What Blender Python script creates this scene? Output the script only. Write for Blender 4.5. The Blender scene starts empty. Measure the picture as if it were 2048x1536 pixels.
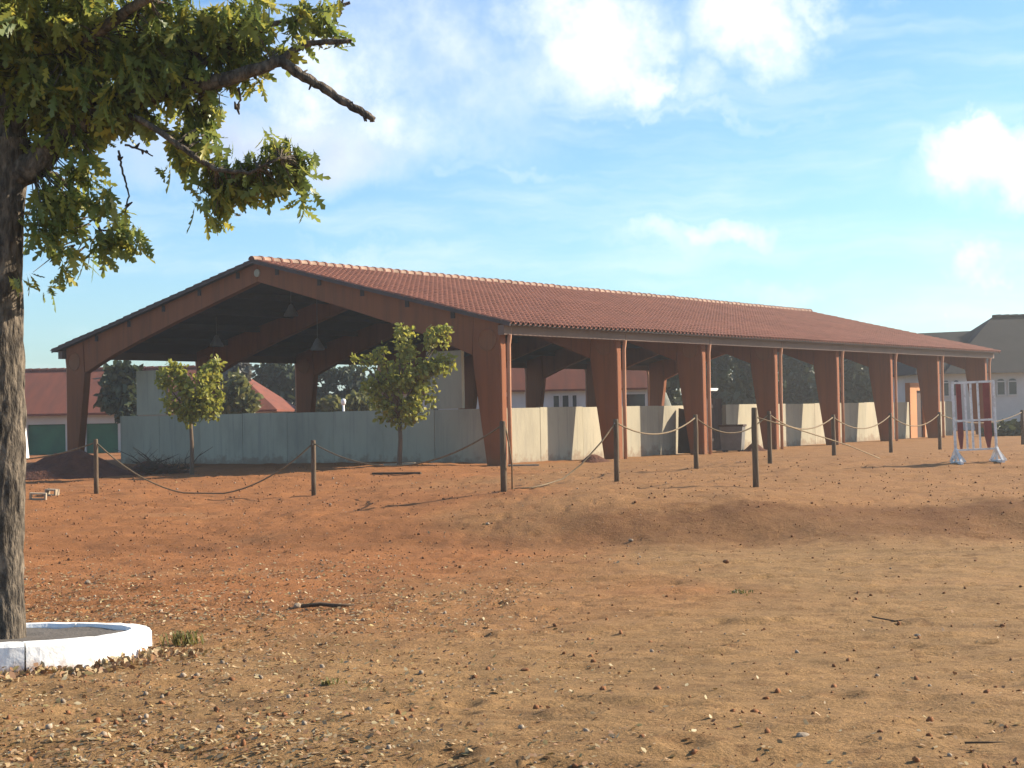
import bpy, bmesh, math, random
import numpy as np
from mathutils import Vector, Matrix, noise as mnoise

random.seed(7)
RNG = np.random.default_rng(11)
SC = bpy.context.scene
COL = SC.collection
PI = math.pi

# ------------------------------------------------------------------ camera
F_PX, PITCH, ROLL, EYE = 3117.7, 0.0179, 0.019, 1.6      # focal length in pixels of a 2048 px wide picture
cam_data = bpy.data.cameras.new('camera')
cam = bpy.data.objects.new('camera', cam_data)
COL.objects.link(cam)
cam_data.sensor_width = 36.0
cam_data.lens = F_PX / 2048 * 36.0
cam_data.clip_start = 0.1
cam_data.clip_end = 3000
cam.matrix_world = (Matrix.Translation((0, 0, EYE)) @ Matrix.Rotation(PI / 2 + PITCH, 4, 'X')
                    @ Matrix.Rotation(-ROLL, 4, 'Z'))
SC.camera = cam


def direction(px, py):
    """Direction in the world of a point of the photograph (2048 x 1536)."""
    u, v = px - 1024, 768 - py
    c, s = math.cos(ROLL), math.sin(ROLL)
    x, y = u * c + v * s, -u * s + v * c
    cp, sp = math.cos(PITCH), math.sin(PITCH)
    return Vector((x / F_PX, cp - y / F_PX * sp, sp + y / F_PX * cp))


def at(px, py, Y):
    """World point at distance Y in front of the camera."""
    d = direction(px, py)
    k = Y / d.y
    return Vector((d.x * k, Y, EYE + d.z * k))


# ------------------------------------------------------------------ light
SUN_AZ, SUN_EL = math.radians(19), math.radians(28)       # azimuth counted from +X towards +Y
sun_dir = Vector((math.cos(SUN_AZ) * math.cos(SUN_EL), math.sin(SUN_AZ) * math.cos(SUN_EL), math.sin(SUN_EL)))
sl = bpy.data.lights.new('sun', 'SUN')
sl.energy = 5.0
sl.angle = math.radians(0.5)
sl.color = (1.0, 0.88, 0.70)
sun = bpy.data.objects.new('sun', sl)
COL.objects.link(sun)
sun.rotation_euler = sun_dir.to_track_quat('Z', 'Y').to_euler()
sun.location = sun_dir * 60

world = bpy.data.worlds.new('World')
SC.world = world
world.use_nodes = True


def build_sky():
    nt = world.node_tree
    nt.nodes.clear()
    N, L = nt.nodes.new, nt.links.new
    out = N('ShaderNodeOutputWorld')
    bg = N('ShaderNodeBackground')
    bg.inputs['Strength'].default_value = 0.058
    L(bg.outputs[0], out.inputs[0])
    sky = N('ShaderNodeTexSky')
    sky.sky_type = 'NISHITA'
    sky.sun_disc = False
    sky.sun_elevation = SUN_EL
    sky.sun_rotation = PI / 2 - SUN_AZ
    sky.altitude = 100
    sky.air_density = 1.0
    sky.dust_density = 0.6
    sky.ozone_density = 1.6
    tc = N('ShaderNodeTexCoord')

    def noise(scale, detail, vec, rough=0.55):
        n = N('ShaderNodeTexNoise')
        n.inputs['Scale'].default_value = scale
        n.inputs['Detail'].default_value = detail
        n.inputs['Roughness'].default_value = rough
        L(vec, n.inputs['Vector'])
        return n

    def vmath(op, a, b=None):
        n = N('ShaderNodeVectorMath')
        n.operation = op
        for i, v in enumerate((a, b)):
            if v is None:
                continue
            if hasattr(v, 'is_linked'):
                L(v, n.inputs[i])
            else:
                n.inputs[i].default_value = v
        return n

    def math_(op, a, b=0.0, clamp=False):
        n = N('ShaderNodeMath')
        n.operation = op
        n.use_clamp = clamp
        for i, v in enumerate((a, b)):
            if hasattr(v, 'is_linked'):
                L(v, n.inputs[i])
            else:
                n.inputs[i].default_value = v
        return n.outputs[0]

    def ramp(v, lo, hi, a=0.0, b=1.0):
        n = N('ShaderNodeMapRange')
        n.interpolation_type = 'SMOOTHSTEP'
        for k, val in zip(('From Min', 'From Max', 'To Min', 'To Max'), (lo, hi, a, b)):
            n.inputs[k].default_value = val
        L(v, n.inputs['Value'])
        return n.outputs['Result']

    d = tc.outputs['Generated']
    warp = noise(11, 6, d, 0.6)
    off = vmath('MULTIPLY', vmath('SUBTRACT', warp.outputs['Color'], (0.5, 0.5, 0.5)).outputs[0], (0.13, 0.13, 0.10))
    warp2 = noise(38, 6, d, 0.6)
    off2 = vmath('MULTIPLY', vmath('SUBTRACT', warp2.outputs['Color'], (0.5, 0.5, 0.5)).outputs[0], (0.035, 0.035, 0.028))
    dw = vmath('ADD', vmath('ADD', d, off.outputs[0]).outputs[0], off2.outputs[0]).outputs[0]

    def blob(px, py, rx, ry, amp, soft):
        c = direction(px, py).normalized()
        s = vmath('SUBTRACT', dw, tuple(c))
        s = vmath('MULTIPLY', s.outputs[0], (F_PX / rx, F_PX / rx, F_PX / ry))
        ln = N('ShaderNodeVectorMath')
        ln.operation = 'LENGTH'
        L(s.outputs[0], ln.inputs[0])
        return ramp(ln.outputs['Value'], 0.85 - soft, 1.05 + soft * 0.85, amp, 0.0)

    def union(items):
        r = None
        for b in items:
            v = blob(*b)
            r = v if r is None else math_('MAXIMUM', r, v)
        return r

    white = union([
        (1175, 80, 150, 120, 1.0, 0.65), (1265, 150, 70, 70, 1.0, 0.6), (1115, 150, 120, 75, 0.62, 0.8), (1110, 20, 120, 60, 0.6, 0.8),
        (1520, 35, 140, 95, 1.0, 0.6), (1430, 60, 90, 60, 0.6, 0.8), (1375, 170, 80, 45, 0.6, 0.8), (1690, 15, 60, 35, 0.8, 0.8),
        (2000, 335, 120, 75, 1.0, 0.45), (1995, 290, 60, 45, 1.0, 0.5), (2020, 380, 160, 40, 0.5, 0.9),
        (1465, 450, 75, 34, 0.85, 0.8), (1310, 468, 110, 28, 0.55, 0.9), (1380, 480, 150, 30, 0.35, 0.9),
        (1895, 545, 62, 30, 0.95, 0.7), (1600, 570, 80, 20, 0.35, 0.9), (1830, 612, 20, 14, 0.7, 0.8),
        (850, 85, 210, 120, 0.66, 0.95), (960, 150, 150, 130, 0.48, 0.95), (660, 175, 150, 120, 0.95, 0.85), (770, 240, 180, 100, 0.82, 0.95),
        (860, 200, 110, 80, 0.5, 0.9), (720, 25, 80, 40, 0.0, 0.9), (1330, 230, 300, 14, 0.34, 0.9), (1020, 355, 120, 14, 0.28, 0.9), (740, 515, 110, 20, 0.35, 0.9),
    ])
    grey = union([
        (560, 275, 210, 85, 0.85, 0.9), (690, 310, 160, 60, 0.8, 0.9), (400, 300, 240, 70, 0.5, 0.9), (900, 110, 110, 90, 0.25, 0.9),
    ])
    # cloud cover away from the view, of the same kind
    cone = vmath('DOT_PRODUCT', d, tuple(direction(1024, 600).normalized()))
    away = ramp(cone.outputs['Value'], 0.90, 0.80)
    sc = vmath('MULTIPLY', d, (1.0, 1.0, 1.8)).outputs[0]
    cover = ramp(noise(3.2, 8, sc, 0.6).outputs['Fac'], 0.54, 0.76, 0.0, 0.9)
    cover = math_('MULTIPLY', cover, away)
    fine = noise(26, 8, d, 0.62).outputs['Fac']
    tex = ramp(fine, 0.25, 0.68, 0.42, 1.08)
    white = math_('MULTIPLY', math_('MAXIMUM', white, cover), tex, True)
    streak = noise(5, 5, vmath('MULTIPLY', vmath('ADD', d, vmath('MULTIPLY', off.outputs[0], (0.3, 0.3, 0.3)).outputs[0]).outputs[0], (1.0, 1.0, 7.0)).outputs[0], 0.6).outputs['Fac']
    streak = ramp(streak, 0.42, 0.80, 0.0, 0.36)
    cloud = math_('MAXIMUM', white, streak)
    cloud = math_('MAXIMUM', cloud, grey, True)

    tint = N('ShaderNodeMix')
    tint.data_type = 'RGBA'
    tint.blend_type = 'MULTIPLY'
    tint.inputs['Factor'].default_value = 1.0
    L(sky.outputs[0], tint.inputs[6])
    tint.inputs[7].default_value = (0.97, 1.28, 1.55, 1)
    colr = N('ShaderNodeMix')
    colr.data_type = 'RGBA'
    colr.inputs[6].default_value = (9.6, 10.0, 10.4, 1)
    colr.inputs[7].default_value = (5.0, 5.5, 7.0, 1)
    L(math_('MULTIPLY', grey, math_('SUBTRACT', 1.15, white), True), colr.inputs['Factor'])
    mix = N('ShaderNodeMix')
    mix.data_type = 'RGBA'
    L(cloud, mix.inputs['Factor'])
    L(tint.outputs[2], mix.inputs[6])
    L(colr.outputs[2], mix.inputs[7])
    L(mix.outputs[2], bg.inputs['Color'])


build_sky()
SC.view_settings.view_transform = 'Standard'
SC.view_settings.look = 'None'
SC.view_settings.exposure = 1.16
SC.view_settings.gamma = 1.0
SC.view_settings.use_curve_mapping = False


# ------------------------------------------------------------------ materials
def material(name, c1, c2=None, scale=8.0, rough=0.85, bump=0.0, bscale=None, stretch=(1, 1, 1), c3=None, spec=0.25,
             island=0.0, translucent=0.0, lo=0.35, hi=0.65, bdist=0.02):
    m = bpy.data.materials.new(name)
    m.use_nodes = True
    nt = m.node_tree
    N, L = nt.nodes.new, nt.links.new
    b = nt.nodes['Principled BSDF']
    b.inputs['Roughness'].default_value = rough
    b.inputs['Specular IOR Level'].default_value = spec
    tc = N('ShaderNodeTexCoord')
    mp = N('ShaderNodeMapping')
    mp.inputs['Scale'].default_value = stretch
    L(tc.outputs['Object'], mp.inputs['Vector'])
    c2 = c2 or tuple(x * 0.75 for x in c1)
    n1 = N('ShaderNodeTexNoise')
    n1.inputs['Scale'].default_value = scale
    n1.inputs['Detail'].default_value = 7
    n1.inputs['Roughness'].default_value = 0.62
    L(mp.outputs[0], n1.inputs['Vector'])
    r = N('ShaderNodeValToRGB')
    r.color_ramp.elements[0].position, r.color_ramp.elements[1].position = lo, hi
    r.color_ramp.elements[0].color = (*c1, 1)
    r.color_ramp.elements[1].color = (*c2, 1)
    if c3:
        e = r.color_ramp.elements.new((lo + hi) / 2)
        e.color = (*c3, 1)
    L(n1.outputs['Fac'], r.inputs['Fac'])
    col = r.outputs['Color']
    if island:
        g = N('ShaderNodeNewGeometry')
        oi = N('ShaderNodeObjectInfo')
        ad = N('ShaderNodeMath')
        ad.operation = 'ADD'
        L(g.outputs['Random Per Island'], ad.inputs[0])
        L(oi.outputs['Random'], ad.inputs[1])
        fr = N('ShaderNodeMath')
        fr.operation = 'FRACT'
        L(ad.outputs[0], fr.inputs[0])
        hs = N('ShaderNodeHueSaturation')
        mr = N('ShaderNodeMapRange')
        mr.inputs['To Min'].default_value = 1 - island
        mr.inputs['To Max'].default_value = 1 + island
        L(fr.outputs[0], mr.inputs['Value'])
        L(mr.outputs[0], hs.inputs['Value'])
        L(col, hs.inputs['Color'])
        col = hs.outputs[0]
    L(col, b.inputs['Base Color'])
    if bump:
        n2 = N('ShaderNodeTexNoise')
        n2.inputs['Scale'].default_value = bscale or scale * 4
        n2.inputs['Detail'].default_value = 6
        L(mp.outputs[0], n2.inputs['Vector'])
        bp = N('ShaderNodeBump')
        bp.inputs['Strength'].default_value = bump
        bp.inputs['Distance'].default_value = bdist
        L(n2.outputs['Fac'], bp.inputs['Height'])
        L(bp.outputs[0], b.inputs['Normal'])
    if translucent:
        tr = N('ShaderNodeBsdfTranslucent')
        L(col, tr.inputs['Color'])
        ms = N('ShaderNodeMixShader')
        ms.inputs['Fac'].default_value = translucent
        L(b.outputs[0], ms.inputs[1])
        L(tr.outputs[0], ms.inputs[2])
        L(ms.outputs[0], nt.nodes['Material Output'].inputs['Surface'])
    return m


def leaf_material(name, cols, translucent=0.35, rough=0.5):
    """Leaves: one colour per leaf out of a row of colours."""
    m = bpy.data.materials.new(name)
    m.use_nodes = True
    nt = m.node_tree
    N, L = nt.nodes.new, nt.links.new
    b = nt.nodes['Principled BSDF']
    b.inputs['Roughness'].default_value = rough
    b.inputs['Specular IOR Level'].default_value = 0.35
    g = N('ShaderNodeNewGeometry')
    oi = N('ShaderNodeObjectInfo')
    ad = N('ShaderNodeMath')
    ad.operation = 'ADD'
    L(g.outputs['Random Per Island'], ad.inputs[0])
    L(oi.outputs['Random'], ad.inputs[1])
    fr = N('ShaderNodeMath')
    fr.operation = 'FRACT'
    L(ad.outputs[0], fr.inputs[0])
    r = N('ShaderNodeValToRGB')
    els = r.color_ramp.elements
    for i, c in enumerate(cols):
        p = i / (len(cols) - 1)
        e = els[i] if i < 1 else (els.new(p) if i < len(cols) - 1 else els[-1])
        e.position = p
        e.color = (*c, 1)
    L(fr.outputs[0], r.inputs['Fac'])
    L(r.outputs[0], b.inputs['Base Color'])
    if translucent:
        tr = N('ShaderNodeBsdfTranslucent')
        L(r.outputs[0], tr.inputs['Color'])
        ms = N('ShaderNodeMixShader')
        ms.inputs['Fac'].default_value = translucent
        L(b.outputs[0], ms.inputs[1])
        L(tr.outputs[0], ms.inputs[2])
        L(ms.outputs[0], nt.nodes['Material Output'].inputs['Surface'])
    return m


M = {}
M['paint'] = material('brown_paint', (0.253, 0.084, 0.030), (0.155, 0.057, 0.023), 1.1, 0.8, 0.2, 30, c3=(0.216, 0.072, 0.027), stretch=(2.710, 2.033, 0.273), lo=0.30, hi=0.75)
M['gutter'] = material('gutter_paint', (0.168, 0.105, 0.077), (0.133, 0.084, 0.063), 0.9, 0.7, 0.1, 20)
M['pipe'] = material('pipe_paint', (0.476, 0.230, 0.128), (0.391, 0.183, 0.102), 2.0, 0.5)
M['tile'] = material('roof_tile', (0.184, 0.069, 0.045), (0.138, 0.051, 0.034), 0.45, 0.88, 0.2, 40, c3=(0.164, 0.060, 0.040), island=0.14, lo=0.28, hi=0.74)
M['ridge'] = material('ridge_tile', (0.386, 0.270, 0.196), (0.248, 0.144, 0.098), 3.0, 0.85, 0.2, 30, island=0.2)
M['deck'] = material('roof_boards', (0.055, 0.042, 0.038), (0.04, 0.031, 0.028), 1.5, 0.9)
M['verge'] = material('verge_board', (0.10, 0.075, 0.07), (0.075, 0.055, 0.05), 2.0, 0.8)
M['concrete'] = material('concrete', (0.408, 0.363, 0.259), (0.269, 0.239, 0.177), 0.8, 0.9, 0.25, 14, c3=(0.368, 0.324, 0.231), lo=0.25, hi=0.75, stretch=(1, 1, 0.45), island=0.07)


def stained(m, z0, z1, col, streak=None, amount=0.8):
    """Adds mud splashes of their own shape near the foot and narrow run-off streaks to a material."""
    nt = m.node_tree
    N, L = nt.nodes.new, nt.links.new
    b = nt.nodes['Principled BSDF']
    src = b.inputs['Base Color'].links[0].from_socket
    tc = N('ShaderNodeTexCoord')
    sep = N('ShaderNodeSeparateXYZ')
    L(tc.outputs['Object'], sep.inputs[0])
    n = N('ShaderNodeTexNoise')
    n.inputs['Scale'].default_value = 2.6
    n.inputs['Detail'].default_value = 9
    n.inputs['Roughness'].default_value = 0.7
    L(tc.outputs['Object'], n.inputs['Vector'])
    ht = N('ShaderNodeMapRange')
    ht.inputs[1].default_value, ht.inputs[2].default_value = z0, z1
    ht.inputs[3].default_value, ht.inputs[4].default_value = 0.26, -0.10
    L(sep.outputs['Z'], ht.inputs[0])
    ad = N('ShaderNodeMath')
    L(n.outputs['Fac'], ad.inputs[0])
    L(ht.outputs[0], ad.inputs[1])
    th = N('ShaderNodeMapRange')
    th.inputs[1].default_value, th.inputs[2].default_value = 0.58, 0.72
    th.inputs[4].default_value = amount
    L(ad.outputs[0], th.inputs[0])
    mx = N('ShaderNodeMix')
    mx.data_type = 'RGBA'
    L(th.outputs[0], mx.inputs[0])
    L(src, mx.inputs[6])
    mx.inputs[7].default_value = (*col, 1)
    out = mx.outputs[2]
    if streak:
        mp = N('ShaderNodeMapping')
        mp.inputs['Scale'].default_value = (7, 7, 0.35)
        L(tc.outputs['Object'], mp.inputs['Vector'])
        n2 = N('ShaderNodeTexNoise')
        n2.inputs['Scale'].default_value = 1.0
        n2.inputs['Detail'].default_value = 8
        n2.inputs['Roughness'].default_value = 0.65
        L(mp.outputs[0], n2.inputs['Vector'])
        t2 = N('ShaderNodeMapRange')
        t2.inputs[1].default_value, t2.inputs[2].default_value, t2.inputs[4].default_value = 0.52, 0.72, 0.55
        L(n2.outputs['Fac'], t2.inputs[0])
        m2 = N('ShaderNodeMix')
        m2.data_type = 'RGBA'
        L(t2.outputs[0], m2.inputs[0])
        L(out, m2.inputs[6])
        m2.inputs[7].default_value = (*streak, 1)
        out = m2.outputs[2]
    L(out, b.inputs['Base Color'])


stained(M['concrete'], 0.0, 0.55, (0.20, 0.12, 0.075), (0.20, 0.185, 0.16), 0.6)
stained(M['paint'], 0.0, 0.7, (0.22, 0.10, 0.045), (0.115, 0.050, 0.026), 0.6)
M['joint'] = material('joint_mortar', (0.112, 0.105, 0.095), (0.084, 0.077, 0.070), 3)
M['white'] = material('white_paint', (0.80, 0.79, 0.76), (0.70, 0.68, 0.63), 2.2, 0.7, 0.2, 25, lo=0.45, hi=0.8)
M['limewash'] = material('limewash', (0.84, 0.83, 0.80), (0.66, 0.62, 0.55), 3.5, 0.8, 0.4, 18, lo=0.5, hi=0.85)
stained(M['limewash'], -0.02, 0.16, (0.34, 0.19, 0.11), None, 0.75)
M['facade'] = material('white_facade', (0.552, 0.538, 0.502), (0.460, 0.446, 0.412), 0.5, 0.85)
M['cream'] = material('cream_facade', (0.570, 0.504, 0.421), (0.502, 0.441, 0.365), 0.6, 0.85)
M['far_roof'] = material('far_roof_tiles', (0.175, 0.052, 0.029), (0.126, 0.041, 0.025), 0.8, 0.85, stretch=(3, 0.5, 0.5))
M['dark_roof'] = material('dark_roof_tiles', (0.025, 0.022, 0.021), (0.018, 0.016, 0.016), 0.8, 0.9)
M['green_door'] = material('green_paint', (0.046, 0.160, 0.075), (0.033, 0.112, 0.060), 1.0, 0.6)
M['glass'] = material('window_glass', (0.03, 0.035, 0.04), (0.02, 0.025, 0.03), 1.0, 0.12, spec=0.5)
M['maroon'] = material('maroon_wood', (0.055, 0.028, 0.024), (0.035, 0.02, 0.018), 2.0, 0.7)
M['red'] = material('red_paint', (0.26, 0.06, 0.05), (0.18, 0.05, 0.04), 5.0, 0.65)
M['orange'] = material('orange_paint', (0.480, 0.216, 0.088), (0.400, 0.176, 0.072), 1.0, 0.7)
M['metal'] = material('grey_metal', (0.16, 0.15, 0.14), (0.12, 0.11, 0.10), 3.0, 0.5)
M['lamp'] = material('lamp_shade', (0.16, 0.165, 0.17), (0.12, 0.12, 0.125), 1.0, 0.5)
M['wood'] = material('weathered_wood', (0.163, 0.112, 0.068), (0.088, 0.061, 0.037), 5.0, 0.85, 0.5, 30, stretch=(4, 4, 0.5))
M['whitewood'] = material('white_paint_wood', (0.72, 0.70, 0.66), (0.42, 0.36, 0.29), 9, 0.7, 0.2, 40, lo=0.48, hi=0.75)
M['plank'] = material('pale_plank', (0.354, 0.286, 0.204), (0.272, 0.211, 0.143), 4.0, 0.85, 0.3, 30)
M['stick'] = material('dry_wood', (0.095, 0.065, 0.041), (0.061, 0.041, 0.027), 8.0, 0.9)
M['rope'] = material('hemp_rope', (0.224, 0.163, 0.095), (0.150, 0.105, 0.061), 30, 0.9, 0.4, 90)
M['bark'] = material('oak_bark', (0.19, 0.15, 0.11), (0.035, 0.028, 0.022), 11, 0.95, 1.0, 22, c3=(0.09, 0.072, 0.054), stretch=(1.5, 1.5, 0.55), lo=0.36, hi=0.64, bdist=0.05)
M['young_bark'] = material('young_bark', (0.156, 0.105, 0.068), (0.095, 0.065, 0.041), 6, 0.9, 0.5, 30, stretch=(2, 2, 0.5))
M['oak_leaf'] = leaf_material('oak_leaf', [(0.112, 0.157, 0.039), (0.179, 0.224, 0.050), (0.280, 0.302, 0.061), (0.146, 0.190, 0.055), (0.448, 0.392, 0.066), (0.224, 0.258, 0.055), (0.134, 0.174, 0.055)], 0.5, 0.36)
M['young_leaf'] = leaf_material('young_leaf', [(0.190, 0.213, 0.039), (0.314, 0.310, 0.050), (0.246, 0.259, 0.044), (0.426, 0.380, 0.061), (0.168, 0.196, 0.039)], 0.5)
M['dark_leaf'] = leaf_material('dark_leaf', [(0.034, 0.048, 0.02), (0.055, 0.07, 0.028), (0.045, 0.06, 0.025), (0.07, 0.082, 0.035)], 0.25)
M['mid_leaf'] = leaf_material('mid_leaf', [(0.11, 0.12, 0.035), (0.17, 0.17, 0.05), (0.13, 0.135, 0.04), (0.20, 0.185, 0.06)], 0.4)
M['grey_leaf'] = leaf_material('grey_leaf', [(0.120, 0.120, 0.096), (0.160, 0.152, 0.128), (0.096, 0.104, 0.080)], 0.3)
M['litter'] = leaf_material('fallen_leaf', [(0.194, 0.099, 0.049), (0.370, 0.208, 0.103), (0.116, 0.059, 0.032), (0.467, 0.328, 0.176), (0.252, 0.134, 0.063), (0.535, 0.447, 0.273), (0.165, 0.119, 0.058), (0.389, 0.298, 0.116), (0.213, 0.105, 0.054), (0.437, 0.357, 0.194), (0.292, 0.159, 0.078)], 0.15, 0.7)
M['weed'] = leaf_material('weed_leaf', [(0.12, 0.12, 0.03), (0.20, 0.17, 0.05), (0.15, 0.13, 0.04)], 0.4, 0.7)
M['clod'] = material('soil_clod', (0.238, 0.101, 0.042), (0.178, 0.077, 0.033), 6, 0.95, 0.4, 30, island=0.2)
M['stone'] = material('pale_stone', (0.340, 0.272, 0.197), (0.245, 0.184, 0.129), 8, 0.9, 0.4, 30, island=0.15)
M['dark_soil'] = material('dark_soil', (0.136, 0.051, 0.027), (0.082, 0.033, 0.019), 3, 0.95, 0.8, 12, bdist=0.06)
M['grey_soil'] = material('grey_soil', (0.136, 0.116, 0.099), (0.095, 0.082, 0.068), 5, 0.95, 0.6, 30)
M['gravel_heap'] = material('grey_heap', (0.204, 0.211, 0.184), (0.163, 0.170, 0.143), 4, 0.95, 0.4, 12)
M['sand'] = material('arena_sand', (0.177, 0.102, 0.061), (0.129, 0.075, 0.044), 2, 0.95, 0.5, 14)


def ground_material():
    m = bpy.data.materials.new('red_earth')
    m.use_nodes = True
    nt = m.node_tree
    N, L = nt.nodes.new, nt.links.new
    b = nt.nodes['Principled BSDF']
    b.inputs['Roughness'].default_value = 0.95
    b.inputs['Specular IOR Level'].default_value = 0.1
    tc = N('ShaderNodeTexCoord')
    P = tc.outputs['Object']

    def noise(scale, detail=6, rough=0.6, stretch=None):
        n = N('ShaderNodeTexNoise')
        n.inputs['Scale'].default_value = scale
        n.inputs['Detail'].default_value = detail
        n.inputs['Roughness'].default_value = rough
        if stretch:
            mp = N('ShaderNodeMapping')
            mp.inputs['Scale'].default_value = stretch
            L(P, mp.inputs['Vector'])
            L(mp.outputs[0], n.inputs['Vector'])
        else:
            L(P, n.inputs['Vector'])
        return n.outputs['Fac']

    def mr(v, a, b_, c=0.0, d=1.0):
        n = N('ShaderNodeMapRange')
        n.interpolation_type = 'SMOOTHSTEP'
        for i, x in enumerate((a, b_, c, d)):
            n.inputs[1 + i].default_value = x
        L(v, n.inputs[0])
        return n.outputs[0]

    def mixc(f, a, b_):
        n = N('ShaderNodeMix')
        n.data_type = 'RGBA'
        for i, v in ((6, a), (7, b_)):
            if hasattr(v, 'is_linked'):
                L(v, n.inputs[i])
            else:
                n.inputs[i].default_value = (*v, 1)
        if hasattr(f, 'is_linked'):
            L(f, n.inputs[0])
        else:
            n.inputs[0].default_value = f
        return n.outputs[2]

    def ma(op, a, b_):
        n = N('ShaderNodeMath')
        n.operation = op
        n.use_clamp = op == 'ADD'
        for i, v in enumerate((a, b_)):
            if hasattr(v, 'is_linked'):
                L(v, n.inputs[i])
            else:
                n.inputs[i].default_value = v
        return n.outputs[0]

    # where the red fill earth lies: a wide patch to the left and along the bank; the rest of the yard is trodden tan soil
    sep = N('ShaderNodeSeparateXYZ')
    L(P, sep.inputs[0])
    big = noise(0.16, 4)
    x = ma('ADD', ma('MULTIPLY', sep.outputs['X'], -0.13), ma('MULTIPLY', big, 1.6))
    y = mr(sep.outputs['Y'], 11.0, 19.0)
    red = ma('MULTIPLY', mr(x, 0.30, 1.25), y)
    red = ma('MAXIMUM', red, ma('MULTIPLY', mr(sep.outputs['Y'], 22, 27), 0.35))
    tan = mixc(mr(noise(0.9, 8, 0.65), 0.35, 0.68), (0.304, 0.178, 0.077), (0.240, 0.144, 0.064))
    tan = mixc(mr(noise(2.2, 9, 0.72, (0.6, 1.3, 1)), 0.50, 0.66, 0, 0.55), tan, (0.160, 0.088, 0.041))
    tan = mixc(mr(noise(5.5, 8, 0.7), 0.50, 0.70, 0, 0.7), tan, (0.149, 0.074, 0.031))
    earth = mixc(mr(noise(0.7, 8, 0.65), 0.33, 0.68), (0.328, 0.128, 0.045), (0.245, 0.096, 0.035))
    earth = mixc(mr(noise(4.0, 8, 0.7), 0.52, 0.74, 0, 0.55), earth, (0.176, 0.066, 0.024))
    col = mixc(red, tan, earth)
    pale = mr(noise(0.35, 5, 0.6, (0.6, 1.8, 1)), 0.55, 0.75, 0.0, 0.45)
    col = mixc(pale, col, (0.343, 0.188, 0.085))
    # band of darker earth low in the ditch at the foot of the bank
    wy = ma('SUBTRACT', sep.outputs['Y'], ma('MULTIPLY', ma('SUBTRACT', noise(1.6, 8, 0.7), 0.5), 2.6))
    dark_band = ma('MULTIPLY', mr(wy, 23.9, 25.0), mr(wy, 26.9, 26.2))
    dark_band = ma('MULTIPLY', dark_band, mr(noise(0.5, 6, 0.6, (0.5, 1, 1)), 0.30, 0.62, 0.30, 0.70))
    dark_band = ma('MULTIPLY', dark_band, mr(sep.outputs['X'], -7, 4, 0.35, 1.0))
    col = mixc(dark_band, col, (0.127, 0.053, 0.021))
    grain = mr(noise(38, 5, 0.7), 0.3, 0.75, 0.72, 1.22)
    hs = N('ShaderNodeHueSaturation')
    L(grain, hs.inputs['Value'])
    L(col, hs.inputs['Color'])
    L(hs.outputs[0], b.inputs['Base Color'])
    bp = N('ShaderNodeBump')
    bp.inputs['Strength'].default_value = 0.9
    bp.inputs['Distance'].default_value = 0.065
    L(ma('ADD', ma('MULTIPLY', noise(9, 8, 0.7), 0.6), ma('MULTIPLY', noise(45, 5, 0.7), 0.25)), bp.inputs['Height'])
    L(bp.outputs[0], b.inputs['Normal'])
    return m


M['ground'] = ground_material()


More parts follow.
